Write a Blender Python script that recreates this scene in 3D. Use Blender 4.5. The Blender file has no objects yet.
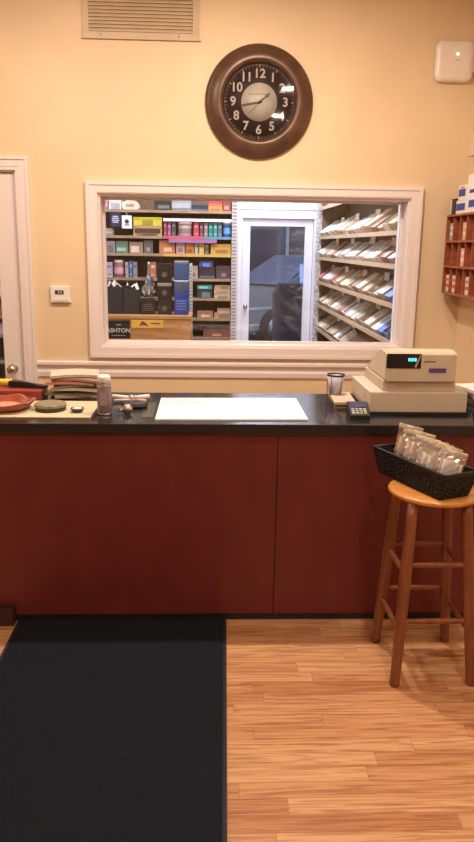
import bpy, bmesh, math, random
from mathutils import Vector, Matrix
random.seed(7)
SC = bpy.context.scene
COL = SC.collection
# ---------------------------------------------------------------- camera
def set_camera():
    PITCH, YAW, ROLL = math.radians(13.3), math.radians(2.55), math.radians(.9)
    f = Vector((math.sin(YAW)*math.cos(PITCH), math.cos(YAW)*math.cos(PITCH), -math.sin(PITCH)))
    r = Vector((math.cos(YAW), -math.sin(YAW), 0)); u = r.cross(f)
    r2 = r*math.cos(ROLL)+u*math.sin(ROLL); u2 = u*math.cos(ROLL)-r*math.sin(ROLL)
    cd = bpy.data.cameras.new('camera'); cam = bpy.data.objects.new('camera', cd); COL.objects.link(cam)
    M = Matrix((r2, u2, -f)).transposed().to_4x4(); M.translation = Vector((0, 0, 1.62))
    cam.matrix_world = M
    cd.sensor_fit = 'VERTICAL'; cd.sensor_height = 36.0; cd.lens = 740.0/842.0*36.0
    cd.clip_start = .05; cd.clip_end = 100
    SC.camera = cam
set_camera()
# ---------------------------------------------------------------- world (dusk sky outside the far door)
w = bpy.data.worlds.new('dusk'); SC.world = w; w.use_nodes = True
bg = w.node_tree.nodes['Background']
bg.inputs[0].default_value = (.42, .50, .72, 1); bg.inputs[1].default_value = 1.5
# ---------------------------------------------------------------- lights
def area(name, loc, size, power, col, target=None, sizey=None, spread=180):
    d = bpy.data.lights.new(name, 'AREA'); d.energy = power; d.color = col
    d.shape = 'DISK' if sizey is None else 'RECTANGLE'; d.size = size
    if sizey: d.size_y = sizey
    d.spread = math.radians(spread)
    o = bpy.data.objects.new(name, d); COL.objects.link(o); o.location = loc
    if target: o.rotation_euler = (Vector(target)-Vector(loc)).to_track_quat('-Z', 'Y').to_euler()
    return o
WARM = (1.0, .81, .67)
def lights():
    # recessed ceiling lamps over the counter
    area('ceiling_lamp_counter', (.30, 3.45, 3.13), .09, 30, WARM, spread=178)
    area('ceiling_lamp_counter', (-1.15, 3.45, 3.13), .09, 18, WARM, spread=178)
    area('ceiling_lamp_wall', (.20, 3.35, 3.13), .12, 5, WARM, (.3, 4.85, 2.3))
    area('ceiling_lamp_wall', (-.9, 3.35, 3.13), .12, 5, WARM, (-.9, 4.85, 2.4))
    area('ceiling_lamp_shop', (.795, 2.03, 3.1), .14, 13, WARM)
    area('ceiling_lamp_shop', (.85, .39, 3.1), .14, 16, WARM)
    area('ceiling_lamp_shop', (-1.1, .3, 3.1), .14, 16, WARM)
    # cool tubes on the ceiling of the stock room behind the window
    area('stock_room_tube', (.55, 6.2, 3.08), .35, 56, (.80, .86, 1.0), None, 1.3)
    area('stock_room_tube', (.65, 8.1, 3.08), .35, 50, (.78, .85, 1.0), None, 1.3)
    area('stock_room_tube', (-1.0, 6.0, 3.08), .35, 25, (.80, .86, 1.0), None, 1.0)
lights()
SC.view_settings.view_transform = 'Standard'; SC.view_settings.look = 'None'
SC.view_settings.gamma = 1; SC.view_settings.use_curve_mapping = False
SC.view_settings.exposure = 0.5
# ---------------------------------------------------------------- materials
MATS = {}
def mat(name, col, rough=.5, metal=0, n_scale=0, n_amt=.0, bump=0, stretch=None, spec=.5, coat=0, emit=None, col2=None, ior=None):
    if name in MATS: return MATS[name]
    m = bpy.data.materials.new(name); m.use_nodes = True; nt = m.node_tree; N, L = nt.nodes, nt.links
    b = N['Principled BSDF']; b.inputs['Base Color'].default_value = (*col, 1); b.inputs['Roughness'].default_value = rough
    b.inputs['Metallic'].default_value = metal; b.inputs['Specular IOR Level'].default_value = spec
    if coat: b.inputs['Coat Weight'].default_value = coat; b.inputs['Coat Roughness'].default_value = .12
    if emit: b.inputs['Emission Color'].default_value = (*emit[0], 1); b.inputs['Emission Strength'].default_value = emit[1]
    if n_scale:
        tc = N.new('ShaderNodeTexCoord'); mp = N.new('ShaderNodeMapping'); mp.inputs['Scale'].default_value = stretch or (1, 1, 1)
        nz = N.new('ShaderNodeTexNoise'); nz.inputs['Scale'].default_value = n_scale; nz.inputs['Detail'].default_value = 5
        L.new(tc.outputs['Object'], mp.inputs[0]); L.new(mp.outputs[0], nz.inputs['Vector'])
        mr = N.new('ShaderNodeMapRange'); mr.inputs['From Min'].default_value = .32; mr.inputs['From Max'].default_value = .68
        L.new(nz.outputs['Fac'], mr.inputs['Value'])
        mx = N.new('ShaderNodeMix'); mx.data_type = 'RGBA'
        c2 = col2 or tuple(c*(1-n_amt) for c in col); c1 = col if col2 else tuple(min(1, c*(1+n_amt*.6)) for c in col)
        mx.inputs[6].default_value = (*c1, 1); mx.inputs[7].default_value = (*c2, 1)
        L.new(mr.outputs[0], mx.inputs[0]); L.new(mx.outputs[2], b.inputs['Base Color'])
        if bump:
            bp = N.new('ShaderNodeBump'); bp.inputs['Strength'].default_value = bump; bp.inputs['Distance'].default_value = .01
            L.new(nz.outputs['Fac'], bp.inputs['Height']); L.new(bp.outputs[0], b.inputs['Normal'])
    MATS[name] = m
    return m
def clear(name, tint=(1, 1, 1), rough=.02, gloss=(1, 1, 1), mixfac=None):
    m = bpy.data.materials.new(name); m.use_nodes = True; nt = m.node_tree; N, L = nt.nodes, nt.links
    N.remove(N['Principled BSDF']); out = N['Material Output']
    t = N.new('ShaderNodeBsdfTransparent'); t.inputs[0].default_value = (*tint, 1)
    g = N.new('ShaderNodeBsdfGlossy'); g.inputs['Color'].default_value = (*gloss, 1); g.inputs['Roughness'].default_value = rough
    mx = N.new('ShaderNodeMixShader')
    if mixfac is None:
        fr = N.new('ShaderNodeFresnel'); fr.inputs[0].default_value = 1.45; L.new(fr.outputs[0], mx.inputs[0])
    else: mx.inputs[0].default_value = mixfac
    L.new(t.outputs[0], mx.inputs[1]); L.new(g.outputs[0], mx.inputs[2]); L.new(mx.outputs[0], out.inputs[0])
    return m
def floor_mat():
    m = bpy.data.materials.new('oak_floor'); m.use_nodes = True; nt = m.node_tree; N, L = nt.nodes, nt.links
    b = N['Principled BSDF']; b.inputs['Roughness'].default_value = .34; b.inputs['Coat Weight'].default_value = .25; b.inputs['Coat Roughness'].default_value = .2
    tc = N.new('ShaderNodeTexCoord')
    def math_(op, a, b=None, c=None):
        n = N.new('ShaderNodeMath'); n.operation = op
        for k, v in enumerate((a, b, c)):
            if v is None: continue
            if isinstance(v, (int, float)): n.inputs[k].default_value = v
            else: L.new(v, n.inputs[k])
        return n.outputs[0]
    def white(a, b=None):
        n = N.new('ShaderNodeTexWhiteNoise'); n.noise_dimensions = '2D'; cb = N.new('ShaderNodeCombineXYZ')
        L.new(a, cb.inputs[0]); 
        if b is not None: L.new(b, cb.inputs[1])
        L.new(cb.outputs[0], n.inputs['Vector']); return n.outputs['Value']
    sp = N.new('ShaderNodeSeparateXYZ'); L.new(tc.outputs['Object'], sp.inputs[0])
    yr = math_('DIVIDE', sp.outputs[1], .068); row = math_('FLOOR', yr); fy = math_('FRACT', yr)
    off = math_('MULTIPLY', white(row), 7.3)
    xr = math_('ADD', math_('DIVIDE', sp.outputs[0], .74), off); cell = math_('FLOOR', xr); fx = math_('FRACT', xr)
    rnd = white(row, cell)
    edge = math_('MAXIMUM', math_('MAXIMUM', math_('LESS_THAN', fy, .028), math_('LESS_THAN', fx, .0032)), math_('MULTIPLY', math_('GREATER_THAN', fy, .975), .6))
    ramp = N.new('ShaderNodeValToRGB'); e = ramp.color_ramp.elements
    e[0].position = 0; e[0].color = (.50, .235, .105, 1); e[1].position = 1; e[1].color = (.70, .41, .205, 1)
    for p_, c_ in ((.2, (.59, .305, .145)), (.7, (.64, .35, .17))): x = ramp.color_ramp.elements.new(p_); x.color = (*c_, 1)
    L.new(rnd, ramp.inputs[0])
    shift = N.new('ShaderNodeCombineXYZ'); L.new(rnd, shift.inputs[0]); L.new(rnd, shift.inputs[1])
    # long grain
    mp = N.new('ShaderNodeMapping'); mp.inputs['Scale'].default_value = (1.3, 26, 1)
    # shift grain per board so it does not run across seams
    ad = N.new('ShaderNodeVectorMath'); ad.operation = 'MULTIPLY_ADD'
    ad.inputs[1].default_value = (17, 9, 0)
    L.new(shift.outputs[0], ad.inputs[0]); L.new(tc.outputs['Object'], ad.inputs[2]); L.new(ad.outputs[0], mp.inputs[0])
    nz = N.new('ShaderNodeTexNoise'); nz.inputs['Scale'].default_value = 2.2; nz.inputs['Detail'].default_value = 7; nz.inputs['Distortion'].default_value = 1.6
    L.new(mp.outputs[0], nz.inputs['Vector'])
    r2 = N.new('ShaderNodeValToRGB'); r2.color_ramp.elements[0].position = .36; r2.color_ramp.elements[0].color = (.50, .38, .30, 1)
    r2.color_ramp.elements[1].position = .56; r2.color_ramp.elements[1].color = (1.0, 1.0, 1.0, 1)
    L.new(nz.outputs['Fac'], r2.inputs[0])
    mu = N.new('ShaderNodeMix'); mu.data_type = 'RGBA'; mu.blend_type = 'MULTIPLY'; mu.inputs[0].default_value = .75
    L.new(ramp.outputs[0], mu.inputs[6]); L.new(r2.outputs[0], mu.inputs[7])
    m3 = N.new('ShaderNodeMix'); m3.data_type = 'RGBA'; m3.inputs[7].default_value = (.20, .08, .03, 1)
    L.new(math_('MULTIPLY', edge, .42), m3.inputs[0]); L.new(mu.outputs[2], m3.inputs[6]); L.new(m3.outputs[2], b.inputs['Base Color'])
    return m
WALLC = (.78, .605, .385)
M_wall = mat('wall_paint', WALLC, .55, n_scale=3, n_amt=.05, bump=.02)
M_stockwall = mat('stock_room_paint', (.62, .60, .62), .6, n_scale=3, n_amt=.05)
M_ceil = mat('ceiling_paint', (.75, .70, .60), .7, n_scale=4, n_amt=.04)
M_trim = mat('cream_trim', (.82, .74, .70), .35, n_scale=6, n_amt=.01)
M_wtrim = mat('white_trim', (.80, .79, .86), .35, n_scale=6, n_amt=.04)
M_floor = floor_mat()
M_glass = clear('window_glass')
M_granite = mat('black_granite', (.012, .012, .015), .12, n_scale=160, n_amt=0, col2=(.024, .024, .029), spec=.45)
M_mahog = mat('mahogany_panel', (.165, .028, .026), .42, n_scale=3.0, n_amt=0, col2=(.135, .022, .021), stretch=(3, 1, 1.4), coat=.1, spec=.35)
M_black = mat('black_base', (.012, .012, .016), .5, n_scale=20, n_amt=.3)
M_mat = mat('navy_carpet', (.009, .011, .018), .95, n_scale=260, n_amt=0, col2=(.018, .022, .032), bump=.6, spec=.1)
M_rubber = mat('black_rubber', (.012, .012, .014), .7, n_scale=40, n_amt=.3)
M_stool = mat('honey_oak_shaded', (.26, .085, .032), .32, n_scale=9, n_amt=0, col2=(.17, .05, .019), stretch=(6, 6, .6), coat=.3)  # oak of legs and rungs, colour darkened to paint in their shade
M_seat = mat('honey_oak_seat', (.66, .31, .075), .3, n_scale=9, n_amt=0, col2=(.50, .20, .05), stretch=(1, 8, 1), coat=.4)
M_shelfwood = mat('tan_shelf_wood', (.50, .34, .20), .5, n_scale=10, n_amt=.25, stretch=(1, 6, 6))
M_darkwood = mat('dark_back_wood', (.16, .10, .06), .6, n_scale=8, n_amt=.3, stretch=(6, 1, 1))
M_redwood = mat('cherry_rack_wood', (.36, .10, .045), .4, n_scale=8, n_amt=.25, stretch=(1, 1, 5))
M_metal = mat('steel', (.6, .6, .6), .3, metal=1, n_scale=30, n_amt=.1)
M_chrome = mat('chrome', (.75, .74, .72), .12, metal=1, n_scale=30, n_amt=.05)
M_plastic = mat('beige_plastic', (.60, .52, .41), .42, n_scale=12, n_amt=.04)
M_screen = mat('dark_screen', (.006, .008, .015), .12, n_scale=8, n_amt=.3)
M_white = mat('white_plastic', (.85, .82, .78), .35, n_scale=8, n_amt=.03)
M_paper = mat('white_paper', (.88, .88, .90), .6, n_scale=8, n_amt=.02)
def cmat(col, rough=.5, **k):
    return mat('colour_%d_%d_%d' % tuple(int(c*255) for c in col), col, rough, n_scale=14, n_amt=.12, **k)
# ---------------------------------------------------------------- mesh helpers
class MB:
    def __init__(s): s.b = bmesh.new(); s.mats = []; s.cur = 0
    def use(s, m):
        if m not in s.mats: s.mats.append(m)
        s.cur = s.mats.index(m); return s
    def _new(s, fs, smooth=False):
        for f in fs: f.material_index = s.cur; f.smooth = smooth
    def hexa(s, pts):   # 4 bottom (ccw), 4 top
        v = [s.b.verts.new(p) for p in pts]
        idx = [(3, 2, 1, 0), (4, 5, 6, 7), (0, 1, 5, 4), (1, 2, 6, 5), (2, 3, 7, 6), (3, 0, 4, 7)]
        s._new([s.b.faces.new([v[i] for i in q]) for q in idx]); return s
    def box(s, x0, x1, y0, y1, z0, z1, bev=0):
        if bev:
            t = bmesh.new(); v = [t.verts.new(p) for p in [(x0,y0,z0),(x1,y0,z0),(x1,y1,z0),(x0,y1,z0),(x0,y0,z1),(x1,y0,z1),(x1,y1,z1),(x0,y1,z1)]]
            for q in [(3, 2, 1, 0), (4, 5, 6, 7), (0, 1, 5, 4), (1, 2, 6, 5), (2, 3, 7, 6), (3, 0, 4, 7)]: t.faces.new([v[i] for i in q])
            bmesh.ops.bevel(t, geom=t.edges[:], offset=bev, segments=2, affect='EDGES', profile=.6)
            s.merge(t, smooth=False); return s
        return s.hexa([(x0,y0,z0),(x1,y0,z0),(x1,y1,z0),(x0,y1,z0),(x0,y0,z1),(x1,y0,z1),(x1,y1,z1),(x0,y1,z1)])
    def merge(s, t, smooth=False, M=None):
        mp = {}
        for v in t.verts: mp[v] = s.b.verts.new(M @ v.co if M else v.co)
        fs = []
        for f in t.faces:
            try: fs.append(s.b.faces.new([mp[v] for v in f.verts]))
            except ValueError: pass
        s._new(fs, smooth); t.free()
    def prism(s, poly, a0, a1, axis='x', smooth=False):   # poly in the other two axes
        def P(u, v, a):
            return (a, u, v) if axis == 'x' else ((u, a, v) if axis == 'y' else (u, v, a))
        A = [s.b.verts.new(P(u, v, a0)) for u, v in poly]; B = [s.b.verts.new(P(u, v, a1)) for u, v in poly]
        n = len(poly); fs = [s.b.faces.new(A[::-1]), s.b.faces.new(B)]
        s._new(fs)
        s._new([s.b.faces.new([A[i], A[(i+1) % n], B[(i+1) % n], B[i]]) for i in range(n)], smooth); return s
    def lathe(s, prof, c=(0, 0, 0), n=28, M=None, smooth=True, wob=None):
        rings = []
        for k, (r, z) in enumerate(prof):
            if r < 1e-6:
                p = Vector((0, 0, z)); rings.append([s.b.verts.new((M @ p if M else p) + Vector(c))]); continue
            R = []
            for i in range(n):
                a = 2*math.pi*i/n; rr = r; zz = z
                if wob: rr, zz = wob(k, a, r, z)
                p = Vector((rr*math.cos(a), rr*math.sin(a), zz)); R.append(s.b.verts.new((M @ p if M else p) + Vector(c)))
            rings.append(R)
        fs = []
        for A, B in zip(rings, rings[1:]):
            if len(A) == 1 and len(B) == 1: continue
            for i in range(n):
                j = (i+1) % n
                if len(A) == 1: fs.append(s.b.faces.new([A[0], B[i], B[j]][::-1]))
                elif len(B) == 1: fs.append(s.b.faces.new([A[i], A[j], B[0]]))
                else: fs.append(s.b.faces.new([A[i], A[j], B[j], B[i]]))
        s._new(fs, smooth); return s
    def tube(s, p0, p1, r0, r1=None, n=14, caps=True):
        r1 = r0 if r1 is None else r1; p0 = Vector(p0); p1 = Vector(p1); d = (p1-p0)
        q = d.to_track_quat('Z', 'Y').to_matrix().to_4x4()
        prof = [(r0, 0), (r1, d.length)]
        if caps: prof = [(0, 0)]+prof+[(0, d.length)]
        return s.lathe(prof, p0, n, q)
    def path(s, pts, r, n=8):
        for a, b in zip(pts, pts[1:]): s.tube(a, b, r, n=n)
        return s
    def build(s, name, m=None, parent=None):
        me = bpy.data.meshes.new(name); bmesh.ops.recalc_face_normals(s.b, faces=s.b.faces[:]); s.b.to_mesh(me); s.b.free()
        for q in (s.mats or [m]): me.materials.append(q)
        o = bpy.data.objects.new(name, me); COL.objects.link(o)
        if parent: o.parent = parent
        return o
def tag(o, label=None, cat=None, group=None, kind=None):
    if label: o['label'] = label
    if cat: o['category'] = cat
    if group: o['group'] = group
    if kind: o['kind'] = kind
    return o
def thing(name, loc, label, cat, group=None, rz=0):
    o = bpy.data.objects.new(name, None); COL.objects.link(o); o.location = loc; o.rotation_euler = (0, 0, rz); o.empty_display_size = .05
    return tag(o, label, cat, group)
def struct(o): o['kind'] = 'structure'; return o
def place(o, loc, rz=0): o.location = loc; o.rotation_euler = (0, 0, rz); return o
def text_obj(name, s, size, m, parent, M, ext=.0008, bold=0):
    c = bpy.data.curves.new(name, 'FONT'); c.body = s; c.size = size; c.extrude = ext; c.align_x = 'CENTER'; c.align_y = 'CENTER'; c.offset = bold
    t = bpy.data.objects.new(name+'_curve', c); COL.objects.link(t)
    dg = bpy.context.evaluated_depsgraph_get(); me = bpy.data.meshes.new_from_object(t.evaluated_get(dg))
    bpy.data.objects.remove(t); me.materials.clear(); me.materials.append(m); me.transform(M)
    o = bpy.data.objects.new(name, me); COL.objects.link(o); o.parent = parent
    return o
FRONT = Matrix.Rotation(math.pi/2, 4, 'X')   # text standing up, facing the camera side (-Y)
# ================================================================ the setting
W = 4.85           # face of the back wall
CEIL = 3.15
XR = 1.66          # right side wall
XL = -3.0
def shell():
    f = MB(); f.box(XL-.2, XR+1.0, -3.2, 9.35, -.06, 0); struct(f.build('floor', M_floor))
    c = MB(); c.box(XL-.2, XR+1.0, -3.2, 9.35, CEIL, CEIL+.1); struct(c.build('ceiling', M_ceil))
    b = MB(); y0, y1 = W, W+.22
    b.box(XL, -2.02, y0, y1, 0, CEIL)
    b.box(-2.02, -1.175, y0, y1, 2.056, CEIL)
    b.box(-1.175, -.678, y0, y1, 0, CEIL)
    b.box(-.678, 1.30, y0, y1, 0, .968)
    b.box(-.678, 1.30, y0, y1, 1.928, CEIL)
    b.box(1.30, XR, y0, y1, 0, CEIL)
    struct(b.build('wall_back', M_wall))
    b = MB(); b.box(XR, XR+.15, -3.0, W+.22, 0, CEIL); struct(b.build('wall_right', M_wall))
    b = MB(); b.box(XL-.15, XL, -3.0, W+.22, 0, CEIL); struct(b.build('wall_left', M_wall))
    b = MB(); b.box(XL-.15, XR+.15, -3.15, -3.0, 0, CEIL); struct(b.build('wall_front', M_wall))
    # stock room shell
    b = MB(); b.box(XR+.16, XR+.3, W+.22, 9.35, 0, CEIL); struct(b.build('wall_stock_right', M_stockwall))
    b = MB(); b.box(XL-.15, XL, W+.22, 9.35, 0, CEIL); struct(b.build('wall_stock_left', M_stockwall))
    b = MB(); b.box(XL, .31, 7.34, 7.46, 0, CEIL); struct(b.build('wall_stock_partition', M_stockwall))
    b = MB(); b.box(XL, .44, 9.2, 9.35, 0, CEIL); b.box(1.30, XR+.16, 9.2, 9.35, 0, CEIL); b.box(.44, 1.30, 9.2, 9.35, 1.945, CEIL)
    struct(b.build('wall_stock_far', M_wtrim))
shell()
def chair_rail():
    b = MB(); prof = [(W, .77), (W-.012, .77), (W-.016, .80), (W-.012, .812), (W-.012, .835), (W-.022, .845), (W-.03, .85), (W-.03, .866), (W-.022, .872), (W, .872)]
    b.prism(prof, -1.095, XR, 'x'); struct(b.build('trim_1', M_trim))
chair_rail()
def inner_window():
    # casing: stepped picture-frame moulding
    def ring(b, x0, x1, z0, z1, wdt, ya, yb):
        b.hexa([(x0,ya,z0),(x1,ya,z0),(x1,yb,z0),(x0,yb,z0),(x0+wdt,ya,z0+wdt),(x1-wdt,ya,z0+wdt),(x1-wdt,yb,z0+wdt),(x0+wdt,yb,z0+wdt)])
        b.hexa([(x0+wdt,ya,z1-wdt),(x1-wdt,ya,z1-wdt),(x1-wdt,yb,z1-wdt),(x0+wdt,yb,z1-wdt),(x0,ya,z1),(x1,ya,z1),(x1,yb,z1),(x0,yb,z1)])
        b.hexa([(x0,ya,z0),(x0+wdt,ya,z0+wdt),(x0+wdt,yb,z0+wdt),(x0,yb,z0),(x0,ya,z1),(x0+wdt,ya,z1-wdt),(x0+wdt,yb,z1-wdt),(x0,yb,z1)])
        b.hexa([(x1-wdt,ya,z0+wdt),(x1,ya,z0),(x1,yb,z0),(x1-wdt,yb,z0+wdt),(x1-wdt,ya,z1-wdt),(x1,ya,z1),(x1,yb,z1),(x1-wdt,yb,z1-wdt)])
    root = bpy.data.objects.new('window_1', None); COL.objects.link(root); root.location = (0, W, .9); struct(root)
    b = MB()
    ring(b, -.747, 1.369, .900, 1.999, .022, W-.030, W)
    ring(b, -.725, 1.347, .922, 1.977, .043, W-.024, W)
    ring(b, -.682, 1.304, .965, 1.934, .006, W-.020, W)
    o = b.build('window_casing', M_trim, root); o.location = (0, -W, -.9)
    b = MB()   # jamb lining and the stop that holds the pane
    b.box(-.678, -.664, W, W+.24, .968, 1.928); b.box(1.286, 1.30, W, W+.24, .968, 1.928)
    b.box(-.664, 1.286, W, W+.24, .968, .982); b.box(-.664, 1.286, W, W+.24, 1.914, 1.928)
    b.box(-.664, -.650, W+.12, W+.15, .982, 1.914); b.box(1.272, 1.286, W+.12, W+.15, .982, 1.914)
    b.box(-.650, 1.272, W+.12, W+.15, .982, .996); b.box(-.650, 1.272, W+.12, W+.15, 1.900, 1.914)
    o = b.build('window_jamb', M_trim, root); o.location = (0, -W, -.9)
    b = MB(); b.box(-.650, 1.272, W+.132, W+.138, .996, 1.900)
    o = b.build('window_pane', M_glass, root); o.location = (0, -W, -.9)
inner_window()
def shop_door():
    root = bpy.data.objects.new('door_1', None); COL.objects.link(root); root.location = (-1.18, W, 0); struct(root)
    off = (1.18, -W, 0)
    b = MB()
    for o0, o1, d in ((0, .020, .020), (.020, .062, .023), (.062, .080, .030)):   # three steps, head and legs butt-jointed
        b.box(-1.175+o0, -1.175+o1, W-d, W, 0, 2.054+o0); b.box(-2.02-o1, -2.02-o0, W-d, W, 0, 2.054+o0)
        b.box(-2.02-o1, -1.175+o1, W-d, W, 2.054+o0, 2.054+o1)
    b.box(-1.189, -1.175, W, W+.2, 0, 2.056); b.box(-2.02, -2.006, W, W+.2, 0, 2.056); b.box(-2.006, -1.189, W, W+.2, 2.042, 2.056)
    o = b.build('door_casing', M_trim, root); o.location = off
    b = MB(); ya, yb = W+.012, W+.052
    b.box(-1.312, -1.193, ya, yb, .01, 2.038, .003); b.box(-2.002, -1.88, ya, yb, .01, 2.038, .003)
    b.box(-1.88, -1.312, ya, yb, .01, .30); b.box(-1.88, -1.312, ya, yb, 1.52, 2.038)
    o = b.build('door_leaf', M_trim, root); o.location = off
    b = MB(); b.box(-1.88, -1.312, W+.028, W+.034, .30, 1.52); o = b.build('door_pane', M_glass, root); o.location = off
    b = MB(); R = Matrix.Rotation(math.pi/2, 4, 'X')
    b.lathe([(0, 0), (.030, 0), (.030, .006), (.012, .010), (.011, .034), (.022, .040), (.030, .052), (.029, .064), (.018, .074), (0, .076)], (-1.256, W+.012, .816), 24, R)
    o = b.build('door_knob', M_metal, root); o.location = off
shop_door()
def far_door():
    root = bpy.data.objects.new('door_2', None); COL.objects.link(root); root.location = (.87, 9.2, 0); struct(root); off = (-.87, -9.2, 0)
    b = MB(); b.box(.335, .44, 9.17, 9.2, 0, 2.03); b.box(1.30, 1.395, 9.17, 9.2, 0, 2.03); b.box(.335, 1.395, 9.165, 9.2, 1.95, 2.05); b.box(.325, 1.405, 9.155, 9.2, 2.05, 2.07)
    o = b.build('door_casing', M_wtrim, root); o.location = off
    b = MB(); b.box(.445, .535, 9.21, 9.25, .01, 1.94); b.box(1.20, 1.295, 9.21, 9.25, .01, 1.94); b.box(.535, 1.20, 9.21, 9.25, 1.86, 1.94); b.box(.535, 1.20, 9.21, 9.25, .01, .27)
    o = b.build('door_leaf', M_wtrim, root); o.location = off
    b = MB(); b.box(.535, 1.20, 9.227, 9.233, .27, 1.86); o = b.build('door_pane', M_glass, root); o.location = off
    b = MB(); R = Matrix.Rotation(math.pi/2, 4, 'X')
    b.lathe([(0, 0), (.028, 0), (.028, .006), (.011, .010), (.010, .03), (.026, .042), (.026, .056), (0, .066)], (.487, 9.21, .90), 20, R)
    o = b.build('door_knob', M_metal, root); o.location = off
far_door()
# street beyond the far door
def street():
    struct(MB_box('ground_outside', (-12, 14, 9.35, 30, -.08, -.005), mat('asphalt', (.10, .105, .115), .85, n_scale=30, n_amt=.3)))
    struct(MB_box('ground_sidewalk', (-6, 8, 9.36, 11.9, -.005, .0), mat('sidewalk_concrete', (.33, .33, .33), .85, n_scale=9, n_amt=.2)))
    b = MB(); b.use(mat('far_brick', (.16, .13, .13), .8, n_scale=3, n_amt=.3)); b.box(-8, 12, 20, 20.4, 0, 7)
    b.use(mat('far_window_dark', (.05, .06, .08), .2, n_scale=3, n_amt=.2))
    for i in range(9): b.box(-7+2*i, -5.9+2*i, 19.94, 20.0, .9, 2.4)
    b.use(mat('far_window_frame', (.4, .4, .44), .5, n_scale=3, n_amt=.1))
    for i in range(9):
        b.box(-7.08+2*i, -7+2*i, 19.92, 20.0, .85, 2.45); b.box(-5.9+2*i, -5.82+2*i, 19.92, 20.0, .85, 2.45); b.box(-7.08+2*i, -5.82+2*i, 19.92, 20.0, 2.4, 2.5)
    tag(b.build('street_building'), 'dim building across the street seen through the far glass door', 'building')
def MB_box(name, e, m): b = MB(); b.box(*e); return b.build(name, m)
street()
def parked_car():
    root = thing('car', (1.50, 13.6, 0), 'grey parked car seen through the glass of the far door', 'car', rz=.62)
    body = mat('grey_car_paint', (.17, .19, .19), .3, n_scale=3, n_amt=.05, coat=.5)
    b = MB(); pr = [(-1.75, .28), (-1.78, .62), (-1.66, .80), (-.72, .95), (1.55, 1.02), (2.35, .98), (2.5, .7), (2.48, .28)]
    b.prism(pr, -.85, .85, 'y'); b.build('car_body', body, root)
    b = MB(); pr = [(-.70, .96), (.25, 1.46), (1.35, 1.48), (2.1, 1.02)]
    b.prism(pr, -.70, .70, 'y'); b.build('car_cabin', mat('car_roof_paint', (.15, .16, .17), .3, n_scale=3, n_amt=.05), root)
    b = MB(); b.hexa([(-.66,-.62,.99),(-.70,-.62,.985),(-.70,.62,.985),(-.66,.62,.99),(.2,-.58,1.455),(.15,-.58,1.455),(.15,.58,1.455),(.2,.58,1.455)])
    b.box(-.38, .55, -.712, -.70, 1.02, 1.34); b.box(.62, 1.45, -.712, -.70, 1.02, 1.36)
    b.build('car_window', mat('car_glass', (.42, .52, .72), .12, metal=.8, n_scale=3, n_amt=.05, spec=1), root)  # sky blue put into the glass colour to strengthen its reflection
    b = MB(); b.box(-1.72, 2.47, -.865, -.85, .62, .66); b.box(-1.7, 2.45, -.86, -.85, .36, .39); b.build('side_trim', M_chrome, root)
    for x in (-1.05, 1.75):
        for y in (-.80, .80):
            b = MB(); R = Matrix.Rotation(math.pi/2, 4, 'X')
            b.use(M_rubber).lathe([(0, -.1), (.26, -.1), (.31, -.07), (.31, .07), (.26, .1), (0, .1)], (x, y*1.02, .31), 24, R)
            b.use(M_metal).lathe([(0, .101), (.17, .101), (.19, .108), (0, .112)], (x, y*1.02, .31), 20, R)
            b.build('wheel', None, root)
    t = MB(); t.prism([(-.19,0),(.19,0),(.21,.95),(.13,1.12),(-.13,1.12),(-.21,.95)], -.2, .2, 'y')
    tag(place(t.build('street_bin', mat('dark_bin', (.015, .018, .03), .4, n_scale=6, n_amt=.2)), (1.17, 10.55, 0)), 'dark upright bin on the sidewalk beyond the far glass door', 'bin')
parked_car()
# ================================================================ counter
def counter():
    x0, x1 = XL+.004, XR-.004
    b = MB(); b.box(x0, .306, 3.0, 3.02, .032, .858); o = b.build('shop_counter', M_mahog)
    b2 = MB(); b2.box(.309, .905, 2.998, 3.02, .032, .858); b2.box(.908, x1, 3.0, 3.02, .032, .858)
    p = b2.build('front_panel', M_mahog, o)
    b3 = MB(); b3.box(x0, x1, 3.02, 3.56, .0, .858)
    b3.build('carcass', mat('dark_carcass', (.05, .02, .015), .6, n_scale=6, n_amt=.2), o)
    b4 = MB(); b4.box(x0, x1, 3.004, 3.02, 0, .032); b4.build('toe_kick', M_black, o)
    b5 = MB(); b5.box(x0, -.822, 2.955, 3.0, 0, .085, .004); b5.build('foot_strip', mat('dark_foot_strip', (.045, .012, .010), .5, n_scale=6, n_amt=.2), o)  # low dark red strip along the counter foot at the left
    tag(o, 'long dark red wooden shop counter base under the black top', 'counter')
    t = MB(); t.box(x0, x1, 2.978, 3.655, .858, .90, .005)
    tag(t.build('countertop', M_granite), 'glossy black stone countertop running to the right wall', 'countertop')
counter()
def floor_mat_obj():
    b = MB()
    pts = [(.050, 1.0), (.10, 2.998), (-.815, 2.998), (-.815, 1.0)]
    b.use(M_rubber).prism([(p[0], p[1]) for p in pts], 0, .006, 'z')
    q = [(.036, 1.0), (.086, 2.988), (-.80, 2.988), (-.80, 1.0)]
    b.use(M_mat).prism(q, .006, .013, 'z')
    tag(b.build('floor_mat'), 'dark navy carpet runner mat lying on the wood floor before the counter', 'mat')
floor_mat_obj()
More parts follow.
